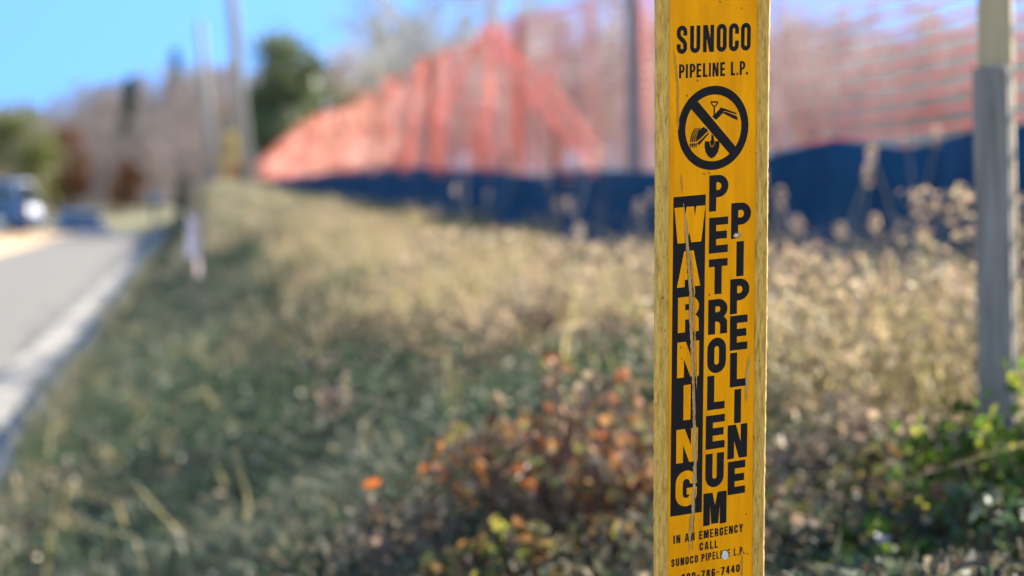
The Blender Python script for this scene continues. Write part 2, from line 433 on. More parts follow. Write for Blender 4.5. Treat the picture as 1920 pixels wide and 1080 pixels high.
M_label = label_material(); M_fibre = fibre_material()
M_ink = mat('black ink', (0.006, 0.006, 0.008), 0.55, col2=(0.010, 0.010, 0.012), scale=120, spec=0.10)
M_gouge = mat('bare fibres in the gouge', (0.33, 0.18, 0.06), 0.85, col2=(0.50, 0.31, 0.13), scale=420, stretch=(1, 0.15, 1))
M_rust = mat('rust specks', (0.14, 0.045, 0.006), 0.8, col2=(0.2, 0.07, 0.01), scale=800)
M_scuff = mat('scuffed sticker', (0.40, 0.16, 0.012), 0.8, col2=(0.56, 0.25, 0.03), scale=500, stretch=(1, 0.2, 1))
M_pale = mat('pale chip', (0.50, 0.48, 0.45), 0.6, col2=(0.62, 0.60, 0.56), scale=700)
M_darkedge = mat('lifted edge', (0.09, 0.05, 0.012), 0.8, col2=(0.14, 0.08, 0.02), scale=600)
M_frayed = leaf_mat('frayed glass fibres', [(0.55, 0.38, 0.12), (0.75, 0.58, 0.28), (0.80, 0.68, 0.42)], 0.5)

pm = empty('pipeline_marker')
pm.matrix_world = Matrix(((0.92199808, -0.02347387, 0.38648225, 0.35839499),
                          (0.38052102, -0.129588, -0.9156477, 1.69694325),
                          (0.07157725, 0.99129003, -0.11054758, 0.98892437),
                          (0, 0, 0, 1)))
tag(pm, 'tall yellow fibreglass pipeline marker with black warning lettering, in sharp focus', 'marker post')
# post body: flat fibreglass strip with a rounded rib down each edge
half = [(-46.3, -3.0), (-47.0, -1.0), (-46.8, 0.8), (-45.6, 2.2), (-43.6, 3.0), (-40.5, 3.2), (-38.4, 2.7), (-37.2, 1.5), (-36.75, -0.05)]
sec = half + [(-p[0], p[1]) for p in half[::-1]]
sec = [(u, n) for u, n in sec]
mb = MB(); vs = np.arange(-260, 1010, 3.0); rr = random.Random(3)
nz = {}
for j, v in enumerate(vs):
    for i, (u, n) in enumerate(sec):
        edge = abs(u) > 44
        jit = 0.0
        if abs(u) > 38:
            jit = (rr.random() - .5) * (0.5 if edge else 0.16)
        wob = 0.25 * math.sin(v * 0.021 + (1 if u > 0 else 3)) if abs(u) > 37.5 else 0
        mb.v.append(((u + jit + wob) * 1e-3, -v * 1e-3, (n + (rr.random() - .5) * (.22 if abs(u) > 38 else 0)) * 1e-3))
ns = len(sec)
for j in range(len(vs) - 1):
    for i in range(ns):
        a = j * ns + i; b = j * ns + (i + 1) % ns
        mb.f.append((a, a + ns, b + ns, b))
mb.f.append(tuple(range(ns))); mb.f.append(tuple((len(vs) - 1) * ns + i for i in range(ns))[::-1])
post = mb.build('post', M_fibre, pm, smooth=True)
# frayed fibres standing off both edges
mb = MB(); rr = random.Random(5)
for k in range(1500):
    sd = 1 if rr.random() < .72 else -1
    v = rr.uniform(-255, 560); u0 = sd * 46.8; n0 = rr.uniform(-2.5, 1.2)
    L = rr.uniform(.15, .9) * (1 if rr.random() < .93 else 1.9); dv = rr.uniform(-1.0, 1.0) * L; w0 = rr.uniform(.04, .13)
    mb.add([((u0 - sd * .4) * 1e-3, -(v - w0) * 1e-3, n0 * 1e-3), ((u0 - sd * .4) * 1e-3, -(v + w0) * 1e-3, n0 * 1e-3),
            ((u0 + sd * L) * 1e-3, -(v + dv) * 1e-3, (n0 + rr.uniform(-.4, .4)) * 1e-3)], [(0, 1, 2)])
tag(mb.build('frayed_fibres', M_frayed, pm), kind='stuff')
# sticker: thin sheet with cut edge
fl = MB()
nv = 150; cols_u = [-36.35, -35.9, 35.95, 36.4]
for j in range(nv + 1):
    v = -236 + (j / nv) * 640
    for i, u in enumerate(cols_u):
        e = 0.12 if i in (1, 2) else 0.0
        wob = 0.12 * math.sin(v * .09) + 0.08 * math.sin(v * .31) if i in (0, 3) else 0
        fl.v.append(((u + wob) * 1e-3, -v * 1e-3, (0.05 + e) * 1e-3))
for j in range(nv):
    for i in range(3):
        a = j * 4 + i; fl.f.append((a, a + 4, a + 5, a + 1))
stk = fl.build('sticker', M_label, pm)
for p in stk.data.polygons: p.use_smooth = False

LF = 0.26
F1 = Flat()
for c, a, b in zip('SUNOCO', (-30.5, -19.6, -8.9, 2.4, 12.6, 22.7), (-22.0, -11.2, 0.1, 10.7, 20.9, 31.0)):
    ov = .35 if c in 'SOC' else 0
    F1.text(c, a, b, -183.3 - ov, -164.75 + (ov if c != 'U' else .2), 3.15, -0.004, LF)
F1.build('operator_lettering', M_ink, stk)
F1 = Flat()
sp = [('P', -28.6, -24.0), ('I', -23.0, -21.3), ('P', -19.8, -15.1), ('E', -14.2, -10.4), ('L', -8.9, -5.1), ('I', -3.9, -2.3), ('N', -1.0, 4.1), ('E', 5.5, 9.5),
      ('L', 14.4, 17.9), ('.', 19.2, 20.4), ('P', 21.9, 26.6), ('.', 27.2, 28.8)]
for c, a, b in sp: F1.text(c, a, b, -157.3, -147.75, 1.75, -0.004, LF)
F1.build('company_lettering', M_ink, stk)
# warning banner with letters reversed out in yellow
F1 = Flat(); F1.piece([(-32.8, -66.3), (-5.9, -66.4), (-7.6, 160), (-34.4, 159.9)], (), LF)
ban = F1.build('warning_banner', M_ink, stk)
F2 = Flat()
for c, a, b, v0, v1 in (('W', -32.0, -6.2, -58.8, -33.8), ('A', -29.6, -10.1, -28.0, -2.8), ('R', -28.7, -11.1, 4.2, 29.2), ('N', -29.2, -10.9, 35.9, 61.1),
                        ('I', -23.7, -17.7, 66.7, 91.8), ('N', -29.6, -11.5, 98.1, 122.2), ('G', -30.0, -12.0, 128.2, 154.0)):
    F2.text(c, a, b, v0, v1, 6.0, -0.005, LF + .16)
F2.build('warning_lettering', M_label, ban)
F1 = Flat()
for c, a, b, v0, v1 in (('P', -3.0, 13.2, -79.3, -54.0), ('E', -2.9, 13.1, -49.6, -24.5), ('T', -2.9, 12.9, -20.3, 4.7), ('R', -3.2, 13.1, 8.2, 33.1), ('O', -3.7, 12.2, 35.7, 61.0),
                        ('L', -3.6, 11.4, 62.6, 87.1), ('E', -4.6, 11.6, 91.1, 115.4), ('U', -4.7, 11.0, 118.7, 143.3), ('M', -6.3, 13.6, 147.1, 170.7)):
    F1.text(c, a, b, v0, v1, 6.0, -0.005, LF)
F1.build('petroleum_lettering', M_ink, stk)
F1 = Flat()
for c, a, b, v0, v1 in (('P', 15.7, 32.6, -58.5, -33.3), ('I', 20.4, 26.7, -31.2, -6.4), ('P', 15.3, 31.8, -4.7, 20.3), ('E', 15.4, 30.4, 21.5, 46.3), ('L', 15.7, 30.2, 48.0, 72.7),
                        ('I', 19.6, 25.5, 74.6, 99.1), ('N', 14.1, 31.1, 100.1, 124.7), ('E', 14.5, 29.6, 126.7, 150.9)):
    F1.text(c, a, b, v0, v1, 6.0, -0.004, LF)
F1.build('pipeline_lettering', M_ink, stk)

WD = {'I': .42, '.': .36, 'M': 1.38, 'N': 1.08, 'A': 1.08, '-': .8, ' ': .72, 'Y': 1.1, 'L': .88, 'E': .9}


def line(words, v0, v1, t, dv=0.0):
    """words: (text, u0, u1)"""
    F = Flat()
    for s, u0, u1 in words:
        gap = .34; tot = sum(WD.get(c, 1.0) for c in s) + gap * (len(s) - 1); k = (u1 - u0) / tot; u = u0
        for c in s:
            wd = WD.get(c, 1.0) * k
            d = dv * (u + 33) / 65
            F.text(c, u, u + wd, v0 + d, v1 + d, min(t, wd * (1 if c in 'I.' else .4)) if c not in 'I.' else min(t, wd), 0, LF)
            u += wd + gap * k
    return F


line([('IN', -31.7, -25.8), ('AN', -22.0, -13.7), ('EMERGENCY', -9.8, 28.1)], 174.0, 180.1, 1.3, -.6).build('emergency_lettering', M_ink, stk)
line([('CALL', -9.5, 6.5)], 182.4, 188.2, 1.35).build('call_lettering', M_ink, stk)
line([('SUNOCO', -33.4, -10.7), ('PIPELINE', -7.7, 17.1), ('L.P.', 20.3, 29.8)], 191.0, 196.7, 1.25, -.5).build('contact_lettering', M_ink, stk)
line([('800-786-7440', -24.8, 25.6)], 203.0, 208.9, 1.35, 0).build('phone_number', M_ink, stk)

# no digging symbol
F1 = Flat()
def ell(cx, cy, rx, ry, n=72): return [(cx + rx * math.cos(2 * math.pi * i / n), cy + ry * math.sin(2 * math.pi * i / n)) for i in range(n)]
F1.piece(ell(.15, -112.2, 29.55, 29.2), [ell(.2, -112.2, 23.4, 23.1)[::-1]], LF)
F1.piece([(-14.2, -132.5), (-19.6, -127.4), (14.9, -92.3), (20.0, -97.0)], (), LF)
ring = F1.build('no_digging_symbol', M_ink, stk)
F1 = Flat()
F1.piece([(-2.39, -130.86), (4.0, -130.53), (3.79, -129.06), (2.32, -127.11), (1.36, -126.73), (1.26, -120.71), (0.07, -120.77), (0.17, -126.79), (-1.02, -127.59), (-2.23, -129.38)],
         [[(-1.41, -129.7), (-0.29, -128.17), (0.91, -127.49), (1.72, -127.94), (2.9, -129.48)]], LF)
F1.piece([(-7.07, -103.33), (-3.2, -103.1), (-2.9, -101.2), (-1.9, -99.4), (-0.9, -98.9), (.2, -99.6), (1.2, -101.2), (1.75, -102.95), (5.28, -102.83), (5.17, -98.88), (4.08, -95.23), (1.49, -92.3), (-1.33, -91.12), (-4.09, -92.65), (-6.57, -96.51), (-7.19, -99.63)], (), LF)
F1.piece([(-2.6, -103.4), (-1.58, -103.9), (-1.61, -107.9), (0.26, -106.9), (0.75, -103.8), (1.25, -102.7), (.7, -101.1), (-.2, -99.9), (-.9, -99.45), (-1.7, -99.9), (-2.5, -101.4)], (), LF)
F1.build('shovel_pictogram', M_ink, ring)
F1 = Flat()
F1.piece([(-0.96, -120.09), (5.32, -125.1), (5.9, -126.12), (8.82, -125.35), (19.64, -121.43), (19.35, -120.46), (10.03, -123.31), (8.31, -123.28), (8.32, -122.29), (2.4, -117.56)], (), LF)
F1.piece([(8.54, -123.02), (10.56, -122.79), (19.96, -119.19), (20.45, -116.19), (8.33, -121.8)], (), LF)
F1.piece([(-13.2, -103.9), (-13.3, -107.5), (-12.2, -110.6), (-10.17, -112.4), (-7.59, -113.57), (-6.99, -112.25), (-5.35, -112.15), (-4.45, -110.25), (-12.5, -104.2)], (), LF)
F1.piece([(-13.42, -102.4), (-3.85, -109.42), (-3.69, -108.36), (-12.1, -100.8), (-12.83, -101.9)], (), LF)
for i in range(4):
    d = i * 1.55
    F1.piece([(-19.3 + d, -103.6), (-18.9 + d, -106.6), (-17.6 + d, -110.2), (-15.6 + d * .9, -112.9), (-14.9 + d * .9, -113.0), (-16.8 + d, -109.9), (-17.9 + d, -106.4), (-18.2 + d, -103.5)], (), LF)
    F1.piece([(-19.5 + d, -102.2), (-18.8 + d, -102.9), (-18.2 + d, -102.0), (-18.5 + d, -99.9), (-19.0 + d, -99.2), (-19.3 + d, -100.4)], (), LF)
F1.build('excavator_pictogram', M_ink, ring)

# the long vertical gouge and smaller scratches
def ribbon(name, pts, wid, m, lift, parent, seed, rough=.35):
    rr = random.Random(seed); F = Flat(); L = []; Rr = []
    dense = []
    for a, b in zip(pts[:-1], pts[1:]):
        n = max(2, int(abs(b[1] - a[1]) / 1.6))
        for i in range(n): q = i / n; dense.append((a[0] + (b[0] - a[0]) * q, a[1] + (b[1] - a[1]) * q))
    dense.append(pts[-1]); N = len(dense)
    for i, (u, v) in enumerate(dense):
        tap = min(1, i / (N * .06 + 1), (N - 1 - i) / (N * .08 + 1)) + .08
        ww = wid(v) if callable(wid) else wid
        L.append((u - ww / 2 * tap * (1 + rr.uniform(-rough, rough)), v)); Rr.append((u + ww / 2 * tap * (1 + rr.uniform(-rough, rough)), v + .01))
    mbb = MB()
    for i in range(N):
        for (uu, vv) in (L[i], dense[i], Rr[i]):
            k = .12 if (uu, vv) == dense[i] else 0
            mbb.v.append((uu * 1e-3, -vv * 1e-3, (lift + k + rr.uniform(0, .05)) * 1e-3))
    for i in range(N - 1):
        a = i * 3; mbb.f += [(a, a + 3, a + 4, a + 1), (a + 1, a + 4, a + 5, a + 2)]
    return mbb.build(name, m, parent)


crack = [(-24.8, -61.9), (-23.3, -51.1), (-22.2, -40.0), (-21.0, -28.5), (-19.9, -16.9), (-19.1, -5.8), (-18.1, 3.2), (-18.3, 16.6), (-17.6, 30.6), (-16.7, 45.5), (-16.1, 60.2),
         (-15.6, 71.0), (-15.1, 88.7), (-14.4, 100.2), (-14.3, 111.6), (-13.9, 121.3), (-13.9, 131.6), (-14.5, 139.0), (-15.4, 149.3), (-15.0, 158.0), (-17.0, 166.3), (-17.9, 178.9), (-18.6, 190)]
g = ribbon('gouge', crack, lambda v: 2.3 if v < 60 else (2.0 if v < 100 else 2.6), M_gouge, .62, stk, 1)
ribbon('gouge_edge', [(u + 1.35, v) for u, v in crack[1:-2]], .55, M_darkedge, .55, g, 2, .8)
ribbon('gouge_edge', [(u - 1.25, v) for u, v in crack[2:9]], .4, M_darkedge, .55, g, 9, .8)
ribbon('scratch', [(u + 2.9, v) for u, v in crack[3:12]], 1.1, M_scuff, .58, stk, 3, .7)
ribbon('scratch', [(-14.2, 158), (-14.6, 166), (-15.4, 178), (-15.8, 188)], .45, M_darkedge, .58, stk, 4, .7)
ribbon('scratch', [(-33.0, -167.7), (-32.0, -161.0), (-30.7, -150.2), (-29.8, -143.1), (-29.7, -128.5), (-29.1, -112)], 1.9, M_scuff, .3, stk, 5, .2)
ribbon('scratch', [(-26.4, -82.0), (-26.4, -76.0), (-25.5, -68.7)], 1.7, M_scuff, .3, stk, 6, .25)
ribbon('scratch', [(32.0, 51.7), (30.3, 64.7), (29.5, 85)], 1.9, M_gouge, .62, stk, 7, .25)
ribbon('scratch', [(27.6, 196), (27.2, 212), (27.0, 235)], 1.6, M_scuff, .4, stk, 8, .3)


def lump(name, cu, cv, ru, rv, hh, m, seed, base=.3):
    rr = random.Random(seed); mbb = MB(); n = 12
    mbb.v.append((cu * 1e-3, -cv * 1e-3, (base + hh) * 1e-3))
    for ring_, (q, z) in enumerate(((.55, .75), (1.0, 0))):
        for k in range(n):
            a = 2 * math.pi * k / n; j = 1 + rr.uniform(-.22, .22)
            mbb.v.append(((cu + ru * q * j * math.cos(a)) * 1e-3, -(cv + rv * q * j * math.sin(a)) * 1e-3, (base + hh * z * rr.uniform(.7, 1.1)) * 1e-3))
    for k in range(n):
        k2 = (k + 1) % n
        mbb.f.append((0, 1 + k2, 1 + k)); mbb.f.append((1 + k, 1 + k2, 1 + n + k2, 1 + n + k))
    return mbb.build(name, m, stk, smooth=True)


lump('chip', 21.0, -35.2, 3.3, 2.2, 1.1, M_gouge, 1, .5)
lump('chip', 19.9, -35.6, 1.7, 1.2, 1.9, M_pale, 2, .6)
lump('chip', 12.6, 194.6, 2.9, 3.2, .35, M_pale, 3, .45)
for i, (u, v) in enumerate([(22.9, -193.7), (-13.4, -145.6), (4.6, -198.9), (-22.1, -135.7), (-7.6, -80.8), (-3.4, -81.1), (-2.4, 4.6), (-26.4, 39.6), (-25.7, 47.7), (30.7, 166.6), (32.1, 196.4), (28.6, 194.6)]):
    lump('rust_spot', u, v, .62, .72, .12, M_rust, 20 + i, .5)

# ------------------------------------------------------------------ fences
M_silt = mat('blue silt cloth', (0.0008, 0.026, 0.068), 0.8, col2=(0.003, 0.050, 0.115), scale=3.0, spec=0.1)


def net_material():
    m = bpy.data.materials.new('orange safety netting'); m.use_nodes = True; t = m.node_tree; t.nodes.clear()
    out = t.nodes.new('ShaderNodeOutputMaterial'); b = t.nodes.new('ShaderNodeBsdfPrincipled'); tr = t.nodes.new('ShaderNodeBsdfTranslucent'); mx = t.nodes.new('ShaderNodeMixShader')
    b.inputs['Base Color'].default_value = (0.80, 0.22, 0.13, 1); b.inputs['Roughness'].default_value = .45
    tr.inputs['Color'].default_value = (0.82, 0.26, 0.16, 1); mx.inputs[0].default_value = .35
    t.links.new(b.outputs[0], mx.inputs[1]); t.links.new(tr.outputs[0], mx.inputs[2]); t.links.new(mx.outputs[0], out.inputs[0])
    return m


M_net = net_material()
silt_top_pts = np.array([[2, 1.2], [6.2, 1.25], [6.8, 1.25], [7.57, 1.215], [8.36, 1.265], [9.0, 1.235], [9.5, 1.17], [10.3, 1.185], [11.7, 1.19], [13.3, 1.215], [14.5, 1.24], [16.1, 1.215], [18, 1.28], [20.7, 1.31], [23, 1.37], [26, 1.40], [30.7, 1.47], [36, 1.49], [44, 1.53], [55, 1.60], [80, 1.74], [90, 1.8]])
def silt_top(Y): return np.interp(Y, silt_top_pts[:, 0], silt_top_pts[:, 1])
def net_base(Y): return np.interp(Y, [2, 10, 20, 30, 80], [1.10, 1.11, 1.24, 1.40, 1.70])
net_top_pts = np.array([[3, 2.30], [6.6, 2.27], [9.5, 2.24], [12.9, 2.24], [15, 2.24], [17.9, 2.32], [20.5, 2.33], [24, 2.42], [27.5, 2.38], [31, 2.36], [34, 2.36], [40, 2.46], [46, 2.54], [52, 2.60], [56, 2.53], [62, 2.46], [70, 2.40], [78, 2.36], [84, 2.2]])
def net_top(Y): return np.interp(Y, net_top_pts[:, 0], net_top_pts[:, 1])

sf = empty('silt_fence', (FENCE_X, 6.0, 0)); tag(sf, 'low dark blue fabric silt fence running along the bank under the orange netting', 'silt fence')
ys = np.concatenate([np.arange(3.2, 24, 0.1), np.arange(24, 86, .4)]); nzr = 7; V = []
for Y in ys:
    b0 = float(ground(FENCE_X, Y)) - .08; t0 = float(silt_top(Y))
    for k in range(nzr):
        q = k / (nzr - 1)
        V.append((0.04 * math.sin(Y * 1.7 + q * 1.1) + .018 * math.sin(Y * 4.3 + 2 * q) * q + .02 * math.sin(Y * 0.6), Y - 6.0, b0 + (t0 - b0) * q))
i = np.arange(nzr - 1)[None, :] + nzr * np.arange(len(ys) - 1)[:, None]
me = np_mesh('silt_cloth', np.array(V), [np.stack([i, i + nzr, i + nzr + 1, i + 1], -1).reshape(-1, 4)]); me.shade_smooth()
cl = link('silt_cloth', me, M_silt, sf)
so = cl.modifiers.new('thick', 'SOLIDIFY'); so.thickness = .004


def stake_mesh(h, wd, lean=0.0):
    mbb = MB(); a = wd / 2
    prof = [(0, 1), (h * .5, 1), (h, .94)]
    for z, s in prof:
        for (sx, sy) in ((-1, -1), (1, -1), (1, 1), (-1, 1)): mbb.v.append((sx * a * s + lean * z, sy * a * s, z))
    for j in range(2):
        for k in range(4):
            p = j * 4 + k; q = j * 4 + (k + 1) % 4; mbb.f.append((p, q, q + 4, p + 4))
    mbb.f += [(3, 2, 1, 0), (8, 9, 10, 11)]
    return mbb


for Y, top, wd in ((15.6, 1.53, .075), (18.2, 1.40, .06), (19.8, 1.60, .085), (23.5, 1.55, .07), (27.6, 1.62, .13), (33, 1.70, .09), (39, 1.72, .09), (46, 1.78, .09), (54, 1.85, .1)):
    z0 = float(ground(FENCE_X, Y)) - .2
    o = stake_mesh(top - z0, wd).build('stake', M_stake, sf); o.location = (.09, Y - 6.0, z0)

nf = empty('safety_fence', (FENCE_X, 6.0, 0)); tag(nf, 'orange plastic mesh safety fence sagging between posts above the blue silt fence', 'safety fence')


def ribbon_strands(paths, wid0, thick, taper=(1, 1, 1, 1)):
    """each path (n,3): a flat strand, width up, real thickness; numpy"""
    Vs = []; Fs = []; base = 0
    for P in paths:
        n = len(P); d = np.gradient(P, axis=0); d /= np.linalg.norm(d, axis=1)[:, None] + 1e-9
        side = np.cross(d, np.array([1.0, 0, 0])); side /= np.linalg.norm(side, axis=1)[:, None] + 1e-9
        out = np.cross(d, side)
        wid = wid0 * np.interp(P[:, 1:2] + 6.0, [6, 12, 18, 30], taper)
        ring = np.stack([P + side * wid / 2 + out * thick / 2, P - side * wid / 2 + out * thick / 2, P - side * wid / 2 - out * thick / 2, P + side * wid / 2 - out * thick / 2], 1)
        Vs.append(ring.reshape(-1, 3))
        j = np.arange(n - 1)[:, None] * 4; k = np.arange(4)[None, :]; k2 = (k + 1) % 4
        Fs.append((np.stack([j + k, j + k2, j + k2 + 4, j + k + 4], -1).reshape(-1, 4) + base)); base += n * 4
    return np.concatenate(Vs), [np.concatenate(Fs)]


def net_offset(Y, q):
    """sideways sag and folds of the netting"""
    far = np.clip((Y - 17) / 14, 0, 1)
    nr = np.clip((Y - 7) / 8, .25, 1)
    o = .075 + .16 * np.exp(-((Y - 12.95) / .35) ** 2) + nr * (0.05 * np.sin(Y * 1.3 + 1.2 * q) * (.4 + .6 * q) + 0.03 * np.sin(Y * 3.7 - 2 * q))
    o = o + far * (0.16 * np.sin(Y * 1.9 + 3 * q) + .10 * np.sin(Y * 4.1 - 5 * q))
    return o


def net_z(Y, q):
    b = net_base(Y); t = net_top(Y)
    z = b + (t - b) * q
    # slack bunches the strands downwards round the second post
    pull = np.exp(-((Y - 17.9) / 2.2) ** 2)
    z = z + 0.05 * np.clip((Y - 7) / 8, .25, 1) * np.sin(Y * 2.0 + 5 * q) * q * (1 - q) * 2 - .10 * pull * q * (1 - q) * 4 * np.sin(q * 9 + Y * 2)
    return z


NS = 22
yy = np.concatenate([np.arange(3.6, 30, .12), np.arange(30, 84, .3)])
paths = []
for j in range(NS):
    q = np.full_like(yy, j / (NS - 1))
    paths.append(np.stack([net_offset(yy, q) - .03, yy - 6.0, net_z(yy, q)], 1))
V, Fq = ribbon_strands(paths, .0075, .0025, (1.45, .95, .95, .85))
for k in range(4):           # reinforced selvage along the top
    q = np.full_like(yy, 1.0 - .006 * k); paths.append(np.stack([net_offset(yy, q) - .03 - .004 * k, yy - 6.0, net_z(yy, q)], 1))
V, Fq = ribbon_strands(paths, .0075, .0025, (1.45, .95, .95, .85))
link('net_strands', np_mesh('net_strands', V, Fq), M_net, nf)
paths = []
for Y in np.concatenate([np.arange(3.6, 10, .34), np.arange(10, 16, .2), np.arange(16, 30, .12), np.arange(30, 84, .3)]):
    q = np.linspace(0, 1, 14); Yv = np.full_like(q, Y)
    paths.append(np.stack([net_offset(Yv, q) - .034, Yv - 6.0 + .02 * np.sin(q * 6 + Y), net_z(Yv, q)], 1))
Vs = []; Fs = []; base = 0
for P in paths:            # uprights: thin strips along the fence
    n = len(P); e = np.array([0, .0014, 0]); o = np.array([.0012, 0, 0])
    ring = np.stack([P + e + o, P - e + o, P - e - o, P + e - o], 1); Vs.append(ring.reshape(-1, 3))
    j = np.arange(n - 1)[:, None] * 4; k = np.arange(4)[None, :]; k2 = (k + 1) % 4
    Fs.append(np.stack([j + k, j + k2, j + k2 + 4, j + k + 4], -1).reshape(-1, 4) + base); base += n * 4
link('net_ties', np_mesh('net_ties', np.concatenate(Vs), [np.concatenate(Fs)]), M_net, nf)
# loose second layer of netting folded down from the second post, gathered along its two edges
apex = np.array([-.10, 17.7, 2.30]); e1 = np.array([-.08, 12.9, 1.26]); e2 = np.array([-.12, 26.0, 1.44])
paths = []
for j in range(11):
    q = (j + .5) / 11
    a = apex + (e1 - apex) * q; b = apex + (e2 - apex) * q
    s = np.linspace(0, 1, 22)[:, None]; P = a + (b - a) * s
    P[:, 0] += .05 * np.sin(s[:, 0] * 14 + q * 3); P[:, 2] -= .10 * q * np.sin(s[:, 0] * math.pi); P[:, 1] -= 6.0
    paths.append(P)
for j in range(14):
    s = (j / 13); b = e1 + (e2 - e1) * s
    q = np.linspace(.02, 1, 12)[:, None]; P = apex + (b - apex) * q
    P[:, 0] += .05 * np.sin(s * 14 + q[:, 0] * 3); P[:, 2] -= .10 * q[:, 0] * math.sin(s * math.pi); P[:, 1] -= 6.0
    paths.append(P)
rr = random.Random(4)
for ee, nb, sp_ in ((e1, 9, .10), (e2, 4, .09)):         # bunched edges
    for j in range(nb):
        q = np.linspace(0, 1, 16)[:, None]; off = np.array([rr.uniform(-.06, .03), 0, rr.uniform(-1, 1) * sp_])
        P = apex + (ee - apex) * q + off * np.sin(q * math.pi * .5 + .25); P[:, 2] += .03 * np.sin(q[:, 0] * 9 + j); P[:, 1] -= 6.0
        paths.append(P)
V, Fq = ribbon_strands(paths, .006, .0025)
link('folded_net', np_mesh('folded_net', V, Fq), M_net, nf)
for Y, top, wd, m in ((12.95, 2.62, .075, M_steel), (17.75, 2.36, .07, M_stake), (24.5, 2.46, .07, M_stake), (31.0, 2.42, .16, M_tanwood), (40, 2.5, .09, M_stake), (52, 2.66, .10, M_stake), (64, 2.5, .1, M_stake)):
    z0 = float(ground(FENCE_X, Y)) - .3
    o = stake_mesh(top - z0, wd).build('post', m, nf); o.location = (.11 if m is M_steel else .13, Y - 6.0, z0)

# the near wooden post: a taller tan stud with a shorter grey board fixed to its face
wp = empty('wooden_post', (1.098, 3.27, 0.45)); wp.rotation_euler = (0, R_(-1.5), R_(-24))
tag(wp, 'wooden post of a grey board fixed to a taller tan stud, at right edge', 'post')
mb = MB(); mb.box((0.004, .034, .75), (.046, .030, 1.5)); stud = mb.build('stud', M_tanwood, wp)
mb = MB(); mb.box((0, 0, .39), (.048, .036, .785)); brd = mb.build('board', M_greyboard, wp)
for o in (stud, brd):
    bv = o.modifiers.new('bevel', 'BEVEL'); bv.width = .004; bv.segments = 2
for zz in (.25, .52):
    mb = MB(); mb.tube([(.008, -.0175, zz), (.008, -.0205, zz)], [.004, .003], 8); mb.build('nail', M_steel, brd)

# ------------------------------------------------------------------ ground cover
def gsurf(X, Y):
    """what plants stand on: the ground, or the kerb's back edge where the verge creeps over it"""
    X0 = X - np.where(Y > 75, road_shift(np.minimum(Y, 150)), 0)
    return np.where((X0 > -.716) & (X0 <= -.575), road_z(Y) + .128, ground(X, Y))


def blades(N, xf, yf, hf, wf, bend, zoff=0.0, lean=.35):
    """N grass blades: 5 verts each"""
    X, Y = xf, yf; Z = gsurf(X, Y) - .01 + zoff
    a = rng.uniform(0, 2 * np.pi, N); h = hf; ww = wf
    ld = rng.uniform(0, 2 * np.pi, N); lm = np.abs(rng.normal(0, lean, N)); bd = rng.uniform(.2, 1, N) * bend
    dx, dy = np.cos(ld), np.sin(ld); sx, sy = np.cos(a), np.sin(a)
    V = np.zeros((N, 5, 3))
    mxo = lm * h * .45; tpo = lm * h + bd * h
    mz = h * .58; tz = h * np.clip(1 - .35 * bd - .3 * lm, .25, 1)
    V[:, 0] = np.stack([X - sx * ww / 2, Y - sy * ww / 2, Z], 1); V[:, 1] = np.stack([X + sx * ww / 2, Y + sy * ww / 2, Z], 1)
    V[:, 2] = np.stack([X + dx * mxo + sx * ww * .42, Y + dy * mxo + sy * ww * .42, Z + mz], 1)
    V[:, 3] = np.stack([X + dx * mxo - sx * ww * .42, Y + dy * mxo - sy * ww * .42, Z + mz], 1)
    V[:, 4] = np.stack([X + dx * tpo, Y + dy * tpo, Z + tz], 1)
    b = np.arange(N) * 5
    return V.reshape(-1, 3), [np.stack([b, b + 1, b + 2, b + 3], 1), np.stack([b + 3, b + 2, b + 4], 1)]


def scatter(N, x0, x1, y0, y1, p=1.0):
    """positions, thinned with distance: Y pdf ~ Y^-p"""
    u = rng.uniform(0, 1, N)
    if abs(p - 1) < 1e-6: Y = y0 * (y1 / y0) ** u
    else: Y = (y0 ** (1 - p) + u * (y1 ** (1 - p) - y0 ** (1 - p))) ** (1 / (1 - p))
    lo = np.maximum(x0, -.16 * Y - .25); hi = np.minimum(x1, .42 * Y + .3); hi = np.maximum(hi, lo + .01)
    X = rng.uniform(0, 1, N) * (hi - lo) + lo
    return X, Y


def clump_keep(X, Y, f, thr, seed):
    r = np.random.default_rng(seed); ph = r.uniform(0, 6.28, 6); k = r.normal(0, f, (6, 2))
    s = sum(np.sin(k[i, 0] * X + k[i, 1] * Y + ph[i]) for i in range(6)) / 2.0
    return s > thr


def lf_quads(X, Y, Z, L, Wd, flat=.5):
    """leaf-shaped folded quads at random attitudes"""
    N = len(X); az = rng.uniform(0, 2 * np.pi, N); el = rng.uniform(-1, 1, N) * flat * np.pi / 2; ro = rng.uniform(-1, 1, N) * np.pi * flat
    d = np.stack([np.cos(az) * np.cos(el), np.sin(az) * np.cos(el), np.sin(el)], 1)
    s0 = np.stack([-np.sin(az), np.cos(az), 0 * az], 1); n0 = np.cross(d, s0)
    s = s0 * np.cos(ro)[:, None] + n0 * np.sin(ro)[:, None]; n = np.cross(d, s)
    P = np.stack([X, Y, Z], 1); L = L[:, None]; Wd = Wd[:, None]
    V = np.zeros((N, 6, 3))
    V[:, 0] = P - d * L / 2; V[:, 3] = P + d * L / 2 - n * L * .08
    V[:, 1] = P - d * L * .12 + s * Wd / 2 + n * Wd * .22; V[:, 2] = P + d * L * .2 + s * Wd * .38 + n * Wd * .2
    V[:, 5] = P - d * L * .12 - s * Wd / 2 + n * Wd * .22; V[:, 4] = P + d * L * .2 - s * Wd * .38 + n * Wd * .2
    b = np.arange(N) * 6
    return V.reshape(-1, 3), [np.stack([b, b + 1, b + 2, b + 3], 1), np.stack([b, b + 3, b + 4, b + 5], 1)]


